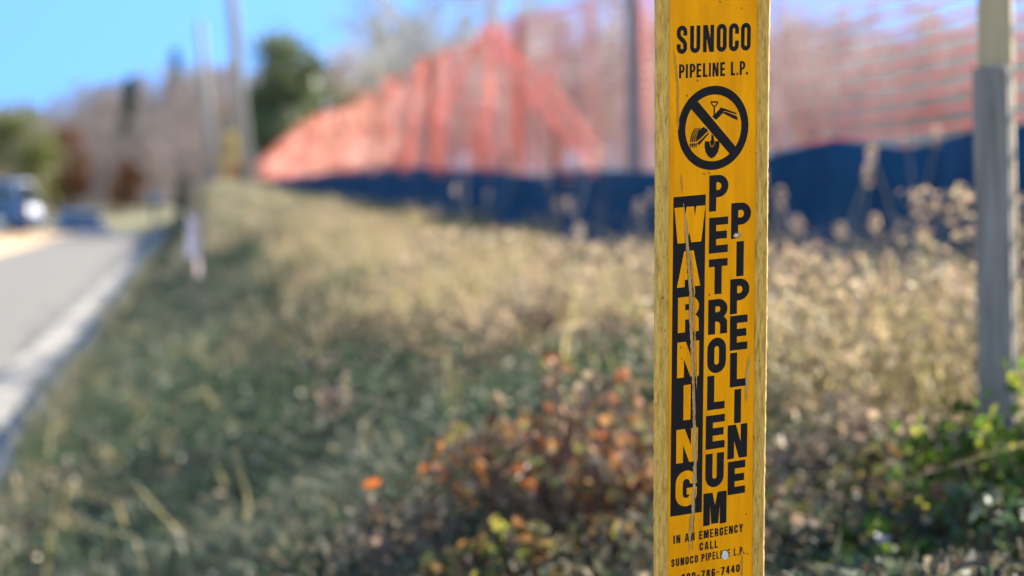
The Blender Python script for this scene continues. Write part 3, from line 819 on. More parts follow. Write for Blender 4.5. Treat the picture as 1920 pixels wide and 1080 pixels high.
M_green = leaf_mat('green grass', [(0.022, 0.050, 0.022), (0.045, 0.085, 0.038), (0.070, 0.110, 0.060), (0.10, 0.12, 0.075), (0.19, 0.17, 0.11)], .3)
M_dry = leaf_mat('dry grass', [(0.17, 0.125, 0.06), (0.43, 0.33, 0.145), (0.56, 0.435, 0.20), (0.48, 0.41, 0.17), (0.64, 0.51, 0.27), (0.26, 0.26, 0.095), (0.10, 0.075, 0.05)], .4)
M_weed = leaf_mat('weed leaves', [(0.045, 0.05, 0.03), (0.10, 0.08, 0.06), (0.06, 0.085, 0.045), (0.16, 0.125, 0.09), (0.05, 0.08, 0.045), (0.10, 0.06, 0.045), (0.07, 0.09, 0.06), (0.26, 0.205, 0.14)], .35, .6, .15)
M_litter = leaf_mat('fallen leaves', [(0.22, 0.13, 0.07), (0.40, 0.30, 0.20), (0.30, 0.17, 0.10), (0.52, 0.43, 0.32), (0.26, 0.22, 0.2)], .3, .45)

# green verge on the slope to the kerb
N = 92000; X, Y = scatter(N, -.575, 1.0, 2.3, 22, .6)
k = rng.uniform(0, 1, N) < np.clip(1.25 - X * .95, .12, 1); X, Y = X[k], Y[k]; N = len(X)
sc = 1 + np.clip(Y - 8, 0, 30) * .05
V, Fs = blades(N, X, Y, rng.uniform(.03, .10, N) * sc ** .5 * (1 + .8 * clump_keep(X, Y, 2.2, .5, 3)), rng.uniform(.003, .0065, N) * sc, .8, lean=.6)
tag(link('verge_grass', np_mesh('verge_grass', V, Fs), M_green), 'short blue-green grass on the shaded slope beside the kerb', 'grass', kind='stuff')
# small broad leaves and dead thatch mixed into the verge in patches
N = 74000; X, Y = scatter(N, -.58, 1.1, 2.3, 20, .7); k = clump_keep(X, Y, 4.5, -.1, 31); X, Y = X[k], Y[k]; N = len(X); sc = 1 + np.clip(Y - 6, 0, 30) * .06
Z = gsurf(X, Y) + rng.uniform(.0, .09, N) * (1 + .8 * clump_keep(X, Y, 2.0, .4, 32))
V, Fs = lf_quads(X, Y, Z, rng.uniform(.010, .026, N) * sc, rng.uniform(.006, .017, N) * sc, .7)
M_clover = leaf_mat('verge leaves', [(0.035, 0.075, 0.035), (0.06, 0.10, 0.05), (0.045, 0.095, 0.03), (0.09, 0.12, 0.075), (0.12, 0.13, 0.10)], .3)
tag(link('verge_leaves', np_mesh('verge_leaves', V, Fs), M_clover), 'small green leaves in patches through the verge grass', 'ground cover', kind='stuff')
N = 52000; X, Y = scatter(N, -.575, 1.1, 2.3, 20, .7); k = clump_keep(X, Y, 4.0, .15, 41); X, Y = X[k], Y[k]; N = len(X); sc = 1 + np.clip(Y - 6, 0, 30) * .06
V, Fs = blades(N, X, Y, rng.uniform(.02, .13, N) * sc ** .5, rng.uniform(.003, .007, N) * sc, .9, lean=.9)
M_thatch = leaf_mat('dead thatch', [(0.075, 0.055, 0.04), (0.15, 0.115, 0.08), (0.10, 0.09, 0.065), (0.26, 0.21, 0.14), (0.09, 0.062, 0.055)], .3)
tag(link('thatch', np_mesh('thatch', V, Fs), M_thatch), 'grey-brown dead grass lying in patches on the green verge', 'thatch', kind='stuff')
# a fringe of longer grass leaning out over the kerb
N = 15000; X, Y = scatter(N, -.58, -.44, 4.5, 70, .7); sc = 1 + np.clip(Y - 8, 0, 60) * .05
V, Fs = blades(N, X, Y, rng.uniform(.08, .27, N) * (.55 + .6 * clump_keep(X * 0, Y, 2.6, -.2, 71)), rng.uniform(.003, .007, N) * sc, .6, lean=.35)
M_fringe = leaf_mat('kerb fringe grass', [(0.05, 0.08, 0.04), (0.08, 0.10, 0.05), (0.13, 0.12, 0.07), (0.24, 0.19, 0.12)], .3)
tag(link('kerb_fringe', np_mesh('kerb_fringe', V, Fs), M_fringe), 'longer green and tan grass leaning over the kerb', 'grass', kind='stuff')
N = 300; X, Y = scatter(N, -.5, .45, 5.0, 15, .8)
V, Fs = blades(N, X, Y, rng.uniform(.10, .30, N), rng.uniform(.004, .008, N), .6, lean=.9)
tag(link('straw', np_mesh('straw', V, Fs), M_dry), 'single pale straws sticking out of the green verge', 'straw', kind='stuff')
# dry tall grass on top of the bank
N = 100000; X, Y = scatter(N, .30, 2.9, 2.6, 30, .7)
k = rng.uniform(0, 1, N) < np.clip((X - .25) * 1.6, .05, 1); X, Y = X[k], Y[k]
k = clump_keep(X, Y, 2.4, -.25, 5) & ((X < .85) | (Y > 10) | clump_keep(X, Y, 5.0, .05, 61)) & (rng.uniform(0, 1, len(X)) < .03 * (Y > 5) + .97 * sst(-1.4, 1.2, Y - (12.3 - 7.1 * X))); X, Y = X[k], Y[k]; N = len(X); sc = 1 + np.clip(Y - 8, 0, 30) * .04
V, Fs = blades(N, X, Y, rng.uniform(.10, .38, N) * (1 + .35 * clump_keep(X, Y, 1.6, .4, 6)) * np.clip((X + .1) * 1.3, .45, 1) * np.where(Y > 9, .74, np.where(X > 1.4, 1.2, 1)), rng.uniform(.003, .0065, N) * sc, .8, lean=.5)
tag(link('dry_grass', np_mesh('dry_grass', V, Fs), M_dry), 'tall tan dry grass covering the sunlit top of the bank', 'grass', kind='stuff')
# the same dry grass out of view round the viewpoint, added to bounce light onto the marker
N = 60000; X = rng.uniform(-.4, 3.2, N); Y = rng.uniform(-5, 2.1, N); k = (X ** 2 + Y ** 2 > .16) & ((X < .42 * Y + .2) | (Y < .9)); X, Y = X[k], Y[k]; N = len(X)
V, Fs = blades(N, X, Y, np.where(Y > .9, rng.uniform(.05, .12, N), rng.uniform(.08, .24, N)), rng.uniform(.005, .010, N), .8, lean=.6)
tag(link('near_grass', np_mesh('near_grass', V, Fs), M_dry), 'unseen dry grass on the bank round the viewpoint, added to bounce light onto the yellow marker', 'grass', kind='stuff')
# both carried on far along the road with coarser blades
N = 62000; X, Y = scatter(N, -.575, 2.6, 20, 100, .5); sc = Y / 12
V, Fs = blades(N, X + np.where(Y > 75, road_shift(Y), 0), Y, rng.uniform(.08, .34, N) * np.clip((X + 1.1) * .8, .4, 1.2) * np.where(X > 1.2, .5, 1), rng.uniform(.004, .008, N) * sc, .7, lean=.45)
M_mix = leaf_mat('mixed far grass', [(0.05, 0.085, 0.04), (0.09, 0.11, 0.06), (0.20, 0.17, 0.10), (0.34, 0.28, 0.17), (0.42, 0.34, 0.21)], .35)
tag(link('far_verge_grass', np_mesh('far_verge_grass', V, Fs), M_mix), 'mixed green and tan grass on the distant bank under the fence', 'grass', kind='stuff')
# low broad-leaved weeds with thin stems on the shoulder of the bank
N = 90000; X, Y = scatter(N, .10, 2.4, 2.3, 13, .9); k = clump_keep(X, Y, 3.5, -.35, 9) & (rng.uniform(0, 1, N) < np.clip(1 - .8 * sst(-1.0, 2.0, Y - (12.3 - 7.1 * X)), 0, 1)) & (rng.uniform(0, 1, N) < np.clip((X + .06 * Y - .25) * 1.6, .12, 1)); X, Y = X[k], Y[k]; N = len(X)
Z = ground(X, Y) + rng.uniform(.0, .24, N) ** 1.0 * (.6 + .5 * clump_keep(X, Y, 2.0, .5, 10))
V, Fs = lf_quads(X, Y, Z, rng.uniform(.012, .034, N), rng.uniform(.006, .016, N), .8)
tag(link('weed_undergrowth', np_mesh('weed_undergrowth', V, Fs), M_weed), 'withered brown and olive weed leaves tangled through the bank grass', 'weeds', kind='stuff')
N = 120000; X, Y = scatter(N, .45, 2.6, 3.2, 20, .7); k = clump_keep(X, Y, 4.0, -.25, 19) & (rng.uniform(0, 1, N) < sst(-1.4, 1.2, Y - (11.0 - 7.1 * X))); X, Y = X[k], Y[k]; N = len(X)
Z = ground(X, Y) + rng.uniform(.03, .31, N) * np.where(Y > 9, .8, np.where(X > 1.4, 1.35, 1)) * (.7 + .5 * clump_keep(X, Y, 2.5, .3, 20)) * np.clip((X + .1) * 1.2, .5, 1)
V, Fs = lf_quads(X, Y, Z, rng.uniform(.012, .030, N), rng.uniform(.005, .013, N), .8)
M_tanweed = leaf_mat('tan weed leaves', [(0.12, 0.085, 0.055), (0.36, 0.26, 0.165), (0.50, 0.37, 0.23), (0.22, 0.22, 0.09), (0.44, 0.30, 0.20), (0.14, 0.09, 0.065), (0.56, 0.44, 0.30), (0.09, 0.07, 0.05)], .4)
tag(link('dry_weeds', np_mesh('dry_weeds', V, Fs), M_tanweed), 'curled tan leaves of dead weeds among the sunlit dry grass', 'weeds', kind='stuff')
N = 1500; X, Y = scatter(N, -.58, 1.6, 2.3, 18, .7); k = clump_keep(X, Y, 3.0, .1, 51); X, Y = X[k], Y[k]; N = len(X); Z = ground(X, Y) + rng.uniform(.03, .13, N)
V, Fs = lf_quads(X, Y, Z, rng.uniform(.014, .040, N), rng.uniform(.010, .024, N), .45)
tag(link('fallen_leaves', np_mesh('fallen_leaves', V, Fs), M_litter), 'tan and brown fallen leaves scattered over the green verge', 'leaves', kind='stuff')
# leaf litter and grit gathered in the gutter
N = 700; Y = rng.uniform(6, 40, N); X = -.74 - np.abs(rng.normal(0, .05, N)); Z = np.full(N, .006)
V, Fs = lf_quads(X, Y, Z, rng.uniform(.02, .05, N), rng.uniform(.012, .03, N), .12)
tag(link('gutter_litter', np_mesh('gutter_litter', V, Fs), M_litter), 'dry leaf litter lying in the concrete gutter along the kerb', 'litter', kind='stuff')


# seed-head stalks standing up before the blue cloth
def stalk_mesh(seed, h):
    rr = random.Random(seed); mb1 = MB(); bx, by = rr.uniform(-.12, .12), rr.uniform(-.1, .1)
    pts = [(bx * (q ** 1.8) * h * 2, by * (q ** 1.8) * h * 2, h * q) for q in (0, .35, .7, 1)]
    mb1.tube(pts, [.0028, .0024, .002, .0016], 5)
    hd = MB(); tip = Vector(pts[-1])
    for k in range(26):
        q = rr.uniform(-.5, .5); a = rr.uniform(0, 6.28); r = .007 * (1 - abs(q) * 1.4)
        c = tip + Vector((r * math.cos(a), r * math.sin(a), q * .055 - .01)); L = rr.uniform(.007, .014)
        d = Vector((math.cos(a) * .5, math.sin(a) * .5, rr.uniform(.2, 1))).normalized() * L; s = d.orthogonal().normalized() * L * .32
        hd.add([c, c + d * .5 + s, c + d, c + d * .5 - s], [(0, 1, 2, 3)])
    return mb1.mesh('stem'), hd.mesh('seed_head')


M_stem = mat('dry stems', (0.24, 0.18, 0.11), .8, col2=(0.34, 0.27, 0.17), scale=30)
M_seed = leaf_mat('seed heads', [(0.26, 0.19, 0.13), (0.38, 0.29, 0.20), (0.30, 0.21, 0.16)], .4)
protos = [stalk_mesh(s, hh) for s, hh in ((1, .46), (2, .54), (3, .40), (4, .60))]
for m_, _ in protos: m_.materials.append(M_stem)
for _, m_ in protos: m_.materials.append(M_seed)
rr = random.Random(12); spots = []
for i in range(46):
    Y = rr.uniform(4.6, 15) if i > 12 else rr.uniform(5.6, 7.6); X = rr.uniform(1.05, 2.05)
    if X / Y > .34: X = .32 * Y
    spots.append((X, Y))
for i, (X, Y) in enumerate(spots):
    a, b = protos[i % 4]
    e = empty('weed_stalk', (X, Y, float(ground(X, Y)) - .02), rr.uniform(0, 6.28)); e.scale = (1, 1, rr.uniform(.8, 1.15))
    tag(e, 'thin dry weed stalk with a tan seed head standing in the bank grass', 'weed stalk', 'seed-head stalks in front of the silt fence')
    link('stem', a, None, e); link('seed_head', b, None, e)


# shrubs
def shrub(name, X, Y, rx, ry, h, n_stem, n_leaf, lm, label, cat='shrub', seed=1, lsize=(.018, .034), bias=.5, group=None):
    rr = random.Random(seed); e = empty(name, (X, Y, float(ground(X, Y)) - .02)); tag(e, label, cat, group)
    st = MB(); L = []
    for k in range(n_stem):
        a = rr.uniform(0, 6.28); r = rr.random() ** .5; hx = rr.uniform(.55, 1.0) * h * (1.05 - .45 * r)
        tx, ty = math.cos(a) * r * rx, math.sin(a) * r * ry
        pts = [Vector((tx * .15, ty * .15, 0)), Vector((tx * .5 + rr.uniform(-.03, .03), ty * .5, hx * .62)), Vector((tx * .85, ty * .85 + rr.uniform(-.02, .02), hx)), Vector((tx * 1.1, ty * 1.1, hx * .94))]
        st.tube(pts, [.0035, .003, .0022, .0012], 4); hubs = [rr.random() ** bias for _ in range(4)]
        for j in range(max(1, n_leaf // n_stem)):
            q = (rr.choice(hubs) + rr.gauss(0, .05)) * 2.99; q = min(max(q, .1), 2.98); i = int(q); p = pts[i].lerp(pts[i + 1], q - i)
            s = .055 * h; L.append(p + Vector((rr.gauss(0, s), rr.gauss(0, s), rr.gauss(0, s * .7))))
    st.build('stems', M_stemdark, e)
    P = np.array([tuple(p) for p in L]); P[:, 2] = np.maximum(P[:, 2], .02); n = len(P)
    V, Fs = lf_quads(P[:, 0], P[:, 1], P[:, 2], rng.uniform(lsize[0], lsize[1], n), rng.uniform(lsize[0] * .6, lsize[1] * .62, n), .75)
    link('leaves', np_mesh('leaves', V, Fs), lm, e)
    return e


M_stemdark = mat('shrub stems', (0.17, 0.10, 0.085), .8, col2=(0.28, 0.18, 0.15), scale=20)
M_red = leaf_mat('red autumn leaves', [(0.11, 0.06, 0.042), (0.46, 0.15, 0.045), (0.25, 0.145, 0.10), (0.13, 0.14, 0.05), (0.34, 0.26, 0.17), (0.10, 0.062, 0.045), (0.27, 0.155, 0.09), (0.17, 0.18, 0.055), (0.46, 0.20, 0.055), (0.07, 0.045, 0.035)], .3, .6, .1)  # reds and browns of the leaves; darkest tones also imitate shade inside the shrub
M_redlow = leaf_mat('turning leaves', [(0.07, 0.045, 0.03), (0.10, 0.11, 0.03), (0.05, 0.06, 0.03), (0.32, 0.30, 0.05), (0.15, 0.08, 0.05), (0.08, 0.09, 0.04), (0.06, 0.045, 0.035), (0.36, 0.17, 0.05), (0.10, 0.13, 0.04)], .4, .6, .1)
M_bright = leaf_mat('fresh green leaves', [(0.02, 0.045, 0.018), (0.05, 0.10, 0.02), (0.16, 0.27, 0.035), (0.03, 0.065, 0.02), (0.34, 0.36, 0.045), (0.035, 0.07, 0.03)], .4, .6, .08)
M_brown = leaf_mat('withered leaves', [(0.10, 0.07, 0.05), (0.22, 0.16, 0.11), (0.36, 0.27, 0.18), (0.14, 0.13, 0.09), (0.30, 0.20, 0.14)], .4)
shrub('bramble_shrub', .57, 3.75, 00.22, .26, .36, 110, 1500, M_red, 'low bramble shrub with red and orange autumn leaves left of the yellow marker', seed=3, lsize=(.012, .034))
shrub('bramble_shrub', .50, 3.32, 0.20, .16, .21, 50, 850, M_redlow, 'lower bramble with yellow-green and brown leaves in front of the red bramble', seed=4, lsize=(.016, .036))
shrub('bramble_shrub', .33, 3.75, .13, .18, .22, 26, 420, M_brown, 'small withered brown weed bush between the red bramble and the green verge', seed=5)
for i, (X, Y, rx, h, nl, lm, lab) in enumerate((
        (1.115, 3.14, .09, .37, 520, 'b', 'bright green leafy shrub at the foot of the grey wooden post'),
        (1.02, 3.24, .08, .33, 360, 'b', 'dark green leafy shrub just left of the foot of the grey wooden post'),
        (.93, 3.38, .07, .25, 240, 'r', 'yellow-leaved low shrub midway between the yellow marker and the wooden post'),
        (.80, 3.34, .06, .22, 160, 'r', 'small shrub with orange and yellow leaves just right of the yellow marker'),
        (1.03, 2.98, .10, .20, 330, 'r', 'low patch of olive and yellow leaves in front of the dark green shrub'),
        (.86, 3.02, .10, .16, 260, 'b', 'low dark green weed patch at the bottom right of the yellow marker'))):
    shrub('leafy_shrub', X, Y, rx, rx * 1.1, h, 26, nl, M_bright if lm == 'b' else M_redlow, lab, seed=60 + i, lsize=(.013, .032))
for i, (X, Y, s, lab) in enumerate(((1.35, 5.9, 1.0, 'dry brown weed bush just right of the yellow marker'), (1.75, 6.0, .9, 'dry brown weed bush left of the wooden post'),
                                    (1.2, 8.3, 1.0, 'dry brown weed bush behind the red bramble on the sunlit bank'), (.95, 6.6, .9, 'grey-brown weed bush on the shaded crest above the bramble'),
                                    (1.02, 3.7, .8, 'dry weed bush at the bottom right of the yellow marker'))):
    shrub('weed_bush', X, Y, .26 * s, .3 * s, .34 * s, 40, 520, M_brown, lab, cat='weed bush', seed=20 + i, lsize=(.014, .032))

# a long bent stalk, and a fallen pair of orange leaves on the verge
ls = empty('bent_stalk', (.47, 4.2, float(ground(.47, 4.2)))); tag(ls, 'long bent tan stalk with a drooping head leaning left over the verge', 'stalk')
mb = MB(); mb.tube([(0, 0, -.02), (0, 0, .12), (-.08, 0, .205), (-.16, 0, .235), (-.225, 0, .25)], [.004, .0038, .0034, .003, .003], 6); mb.build('stem', M_stem, ls)
hd = MB(); rr = random.Random(8)
for k in range(60):
    q = rr.random(); c = Vector((-.205 - q * .05, rr.gauss(0, .008), .25 - q * .008 + rr.gauss(0, .010))); L = rr.uniform(.012, .024)
    d = Vector((rr.uniform(-1, .2), rr.uniform(-.5, .5), rr.uniform(-.7, .7))).normalized() * L; s = d.orthogonal().normalized() * L * .35
    hd.add([c, c + d * .5 + s, c + d, c + d * .5 - s], [(0, 1, 2, 3)])
hd.build('seed_head', M_seed, ls)
M_orangeleaf = leaf_mat('orange fallen leaf', [(0.62, 0.12, 0.03), (0.60, 0.20, 0.04)], .4)
og = empty('orange_sprig', (.285, 3.78, float(ground(.285, 3.78)))); tag(og, 'thin sprig with two bright orange leaves standing in the verge left of the bramble', 'plant')
hz = .617 - float(ground(.285, 3.78))
mb = MB(); mb.tube([(.02, 0, -.02), (.012, 0, hz * .6), (0, 0, hz)], [.002, .0016, .001], 5); mb.build('stem', M_stemdark, og)
for k, dx in enumerate((-.018, .020)):
    o = MB().add([(-.015, 0, 0), (-.004, -.006, .011), (.012, -.004, .008), (.017, 0, 0), (.012, .004, -.008), (-.004, .006, -.011)], [(0, 1, 2, 3), (0, 3, 4, 5)]).build('leaf', M_orangeleaf, og)
    o.location = (dx, 0, hz); o.rotation_euler = (.3 + .5 * k, .4 * k, .5 - k)

# survey stake with flagging tape
M_ribbon = mat('pink flagging tape', (0.80, 0.60, 0.62), .5, col2=(0.86, 0.70, 0.71), scale=20)
SX, SY = 0.0, 14.3; gz = float(ground(SX, SY))
ss = empty('survey_stake', (SX, SY, gz - .15)); ss.rotation_euler = (0, R_(-1.0), R_(20)); tag(ss, 'thin wooden survey stake with pale pink flagging tape on the grass verge', 'survey stake')
stake_mesh(.15 + 1.03 - gz, .034).build('stake', M_tanwood, ss)
mb = MB(); rr = random.Random(2)
for k in range(5):
    a = k * 1.25; z1 = .15 + 1.02 - gz - .02 * k; n = 9; L = rr.uniform(.22, .34)
    for i in range(n + 1):
        q = i / n; r = .024 + .008 * math.sin(q * 5 + k) + .004 * q; aa = a + .35 * math.sin(q * 4 + k)
        c = Vector((r * math.cos(aa), r * math.sin(aa), z1 - q * L)); s = Vector((-math.sin(aa), math.cos(aa), 0)) * .018
        mb.v += [tuple(c - s), tuple(c + s)]
        if i < n: b = len(mb.v) - 2; mb.f.append((b, b + 1, b + 3, b + 2))
rb = mb.build('flagging_tape', M_ribbon, ss); so = rb.modifiers.new('thick', 'SOLIDIFY'); so.thickness = .001

# ------------------------------------------------------------------ trees
def tube_np(acc, p0, p1, r0, r1, n):
    d = p1 - p0; L = np.linalg.norm(d); d = d / (L + 1e-9)
    h = np.array([0, 0, 1.0]) if abs(d[2]) < .9 else np.array([1.0, 0, 0])
    a = np.cross(d, h); a /= np.linalg.norm(a); b = np.cross(d, a)
    t = np.arange(n) * 2 * np.pi / n; c = np.outer(np.cos(t), a) + np.outer(np.sin(t), b)
    base = acc['n']; acc['V'].append(p0 + c * r0); acc['V'].append(p1 + c * r1)
    k = np.arange(n); k2 = (k + 1) % n
    acc['F'].append(np.stack([k, k2, k2 + n, k + n], 1) + base); acc['n'] += 2 * n


def bare_tree_mesh(seed, H, spread=.5, twig=.012, dens=1.0):
    r = np.random.default_rng(seed); T = {'V': [], 'F': [], 'n': 0}; B = {'V': [], 'F': [], 'n': 0}
    pts = [np.array([0, 0, -.3])]; d = np.array([r.normal(0, .04), r.normal(0, .04), 1.0])
    ns = 7
    for i in range(ns):
        d = d + np.array([r.normal(0, .05), r.normal(0, .05), 0]); d /= np.linalg.norm(d); pts.append(pts[-1] + d * H * .86 / ns)
    R0 = H * .016
    for i in range(ns): tube_np(T, pts[i], pts[i + 1], R0 * (1 - .8 * i / ns), R0 * (1 - .8 * (i + 1) / ns), 7)

    def branch(p, d, L, rad, lev):
        mid = p + d * L * .5 + r.normal(0, .05 * L, 3); up = np.array([0, 0, .25 * L])
        end = mid + d * L * .5 + up * .5 + r.normal(0, .06 * L, 3)
        tube_np(B, p, mid, rad, rad * .75, 4 if lev < 2 else 3); tube_np(B, mid, end, rad * .75, max(rad * .4, twig * .4), 4 if lev < 2 else 3)
        if lev >= 3: return
        nk = int(round((6, 6, 5)[lev] * dens)) if lev < 3 else 0
        for k in range(nk):
            q = r.uniform(.25, 1.0); b = p + (mid - p) * q * 2 if q < .5 else mid + (end - mid) * (q - .5) * 2
            dd = d + r.normal(0, .55, 3); dd[2] += .25; dd /= np.linalg.norm(dd)
            branch(b, dd, L * r.uniform(.38, .62), max(rad * .45, twig), lev + 1)

    nb = int(15 * dens)
    for k in range(nb):
        q = .26 + .74 * (k + r.uniform(0, 1)) / nb; i = min(int(q * ns), ns - 1); p = pts[i] + (pts[i + 1] - pts[i]) * (q * ns - i if q < 1 else 1)
        a = k * 2.4 + r.uniform(-.4, .4); e = r.uniform(.35, .9)
        dd = np.array([math.cos(a), math.sin(a), e + (q > .8) * .8]); dd /= np.linalg.norm(dd)
        branch(p, dd, H * spread * r.uniform(.5, .8) * (1.15 - .75 * q), R0 * .42 * (1.1 - .7 * q) + .004, 0)
    return np_mesh('trunk', np.concatenate(T['V']), [np.concatenate(T['F'])]), np_mesh('crown', np.concatenate(B['V']), [np.concatenate(B['F'])])


def leafy_tree(name, X, Y, z, H, Wd, n, size, lm, label, seed, shape='round', cat='tree', group=None, base=.12):
    r = np.random.default_rng(seed); e = empty(name, (X, Y, z)); tag(e, label, cat, group)
    T = {'V': [], 'F': [], 'n': 0}
    prev = np.array([0, 0, -.3])
    for i in range(6):
        nx = np.array([r.normal(0, .02 * H * .2), r.normal(0, .02 * H * .2), H * .92 * (i + 1) / 6]); tube_np(T, prev, nx, H * .022 * (1 - i / 6.5), H * .022 * (1 - (i + 1) / 6.5), 7); prev = nx
    cl = []
    if shape == 'cone':
        nb = 90
        for k in range(nb):
            q = base + (1 - base) * (k / nb) ** .9; a = k * 2.4 + r.uniform(-.5, .5); L = Wd / 2 * (1.04 - q) ** .8 * r.uniform(.65, 1.1)
            p1 = np.array([math.cos(a) * L, math.sin(a) * L, H * q - .18 * L]); p0 = np.array([0, 0, H * q]); tube_np(T, p0, p1, .02 * L + .01, .008, 3)
            for j in range(max(3, n // nb)):
                s = r.uniform(.12, 1.05); cl.append(p0 + (p1 - p0) * s + r.normal(0, .05 * Wd * (.4 + .6 * s), 3) * np.array([1, 1, .55]))
    else:
        cen = []
        for k in range(46):
            a = r.uniform(0, 6.28); ct = r.uniform(-.95, 1); rad = r.uniform(.45, 1.0); st = math.sqrt(1 - ct * ct)
            c = np.array([math.cos(a) * st * Wd / 2 * rad, math.sin(a) * st * Wd / 2 * rad, H * (base + (1 - base) * (.5 + .5 * ct * rad))]); cen.append(c)
            b0 = np.array([0, 0, max(.1 * H, c[2] * .6)]); tube_np(T, b0, c, .012 * H * .5, .01, 3)
        for c in cen:
            m_ = n // 46; s = r.uniform(.07, .13) * Wd
            cl += list(c + r.normal(0, 1, (m_, 3)) * np.array([s, s, s * .8]))
    P = np.array(cl); k = len(P)
    global rng
    V, Fs = lf_quads(P[:, 0], P[:, 1], P[:, 2], rng.uniform(.6, 1.2, k) * size, rng.uniform(.45, .8, k) * size, .9)
    link('trunk', np_mesh('trunk', np.concatenate(T['V']), [np.concatenate(T['F'])]), M_bark, e)
    link('crown', np_mesh('crown', V, Fs), lm, e)
    return e


def G(X, Y): return float(ground(X, Y)) - .1
def px(x, Y): return math.tan(math.atan((x - 960) / 4642) + R_(7.3042)) * Y        # lateral place of a far thing seen at bearing x, at distance Y along the road

bare = [bare_tree_mesh(100 + i, 12.0, sp_, .020, 1.0) for i, sp_ in enumerate((.42, .5, .38, .55, .46))]
farb = [bare_tree_mesh(140 + i, 12.0, sp_, .024, 1.0) for i, sp_ in enumerate((.44, .5, .40, .56, .47))]
for a, b in bare: a.materials.append(M_bark); b.materials.append(M_twig)
for a, b in farb: a.materials.append(M_bark); b.materials.append(M_twigfar)


def place_bare(i, X, Y, s, label, group, kinds=None):
    a, b = (kinds or bare)[i % 5]; e = empty('bare_tree', (X, Y, G(X, Y)), (i * 2.1) % 6.28); e.scale = (s * 1.0, s * 1.0, s)
    tag(e, label, 'tree', group); link('trunk', a, None, e); link('crown', b, None, e); return e


rr = random.Random(21)
for i in range(64):                      # the far tree line across the end of the road
    x = -90 + 700 * (i + rr.uniform(-.4, .4)) / 64; Y = rr.uniform(185, 265)
    top = np.interp(x, [-90, 0, 90, 130, 175, 230, 270, 330, 420, 460, 520, 700], [195, 188, 182, 175, 145, 165, 145, 130, 135, 125, 150, 160]) + rr.uniform(-6, 22)
    H = (376 - top) / 4642 * Y + 1.05 - G(0, Y)
    place_bare(i, px(x, Y), Y, H / 12.0, 'bare grey-brown tree in the far tree line beyond the road', 'bare trees of the far tree line', farb)
for i in range(46):                      # lower scrubby trees before it
    x = -80 + 620 * (i + rr.uniform(-.4, .4)) / 46; Y = rr.uniform(150, 188); H = rr.uniform(3.4, 6.4)
    place_bare(i + 2, px(x, Y), Y, H / 12.0, 'short bare scrub tree at the foot of the far tree line', 'scrub trees below the far tree line', farb)
for i in range(84):                      # woods behind the netting on the right
    Y = rr.uniform(88, 150); x = 690 + 1400 * (i + rr.uniform(-.6, .6)) / 84; X = px(x, Y)
    top = np.interp(x, [690, 780, 1000, 1150, 1300, 1500, 1560, 1640, 1750, 2100], [95, 65, 45, 40, 10, 30, -20, 45, 15, -30]) + rr.uniform(-45, 45)
    s = ((376 - top) / 4642 * Y + 1.05 - G(X, Y)) / 12.0
    tr_ = place_bare(i + 1, X, Y, s, 'bare tree in the woods behind the orange netting', 'bare trees behind the netting')
N = 5200; r_ = np.random.default_rng(34); acc = {'V': [], 'F': [], 'n': 0}
for k in range(N):
    Y = r_.uniform(158, 205); X = px(r_.uniform(-110, 620), Y); z = G(X, Y); h = abs(r_.normal(0, 1)) * 1.5 + .5
    p0 = np.array([X, Y, z + h * r_.uniform(0, .5)]); d = r_.normal(0, .5, 3); d[2] = abs(d[2]) + .7; d *= r_.uniform(.6, 1.6)
    tube_np(acc, p0, p0 + d, .05, .02, 3)
tag(link('far_thicket', np_mesh('far_thicket', np.concatenate(acc['V']), [np.concatenate(acc['F'])]), M_twigfar), 'brown leafless thicket along the foot of the far tree line', 'thicket', kind='stuff')
# leafless thicket at the foot of these woods: nobody could count it
N = 9000; r_ = np.random.default_rng(33); acc = {'V': [], 'F': [], 'n': 0}
for k in range(N):
    Y = r_.uniform(84, 128); X = px(r_.uniform(640, 2100), Y); z = G(X, Y); h = abs(r_.normal(0, 1)) * 1.9 + .5
    p0 = np.array([X, Y, z + h * r_.uniform(0, .55)]); d = r_.normal(0, .45, 3); d[2] = abs(d[2]) + .7; d *= r_.uniform(.5, 1.4) * .8
    tube_np(acc, p0, p0 + d, .028, .012, 3)
tag(link('thicket', np_mesh('thicket', np.concatenate(acc['V']), [np.concatenate(acc['F'])]), M_twig), 'grey-brown leafless thicket filling the woods behind the netting', 'thicket', kind='stuff')
for i, (x, Y, s, lab) in enumerate(((785, 84, .80, 'slim bare tree rising behind the left slope of the netting'), (935, 80, .86, 'tall bare tree rising behind the peak of the netting'),
                                    (1120, 92, 1.0, 'tall bare tree behind the netting left of the yellow marker'))):
    place_bare(i, px(x, Y), Y, s, lab, None)
leafy_tree('evergreen_tree', px(545, 88), 88, G(px(545, 88), 88) - .1, 6.3, 3.1, 9000, .21, M_conifer, 'broad dark green evergreen behind the left end of the netting', 5, 'round', base=.02)
leafy_tree('evergreen_tree', px(640, 95), 95, G(px(640, 95), 95), 7.0, 3.0, 3000, .18, M_tanleaf, 'brownish dry-leaved tree right of the broad evergreen', 6, 'round', base=.05)
leafy_tree('evergreen_tree', px(690, 100), 100, G(px(690, 100), 100), 7.2, 2.8, 2600, .19, M_conifer, 'olive evergreen behind the rising left slope of the netting', 16, 'round', base=.03)
leafy_tree('evergreen_tree', px(605, 92), 92, G(px(605, 92), 92) - .1, 7.2, 2.6, 3600, .2, M_conifer, 'lower green evergreen close against the right of the broad evergreen', 17, 'round', base=.02)
leafy_tree('evergreen_tree', px(750, 104), 104, G(px(750, 104), 104), 7.6, 3.0, 2400, .19, M_tanleaf, 'brown dry-leaved tree behind the netting left of its peak', 18, 'round', base=.05)
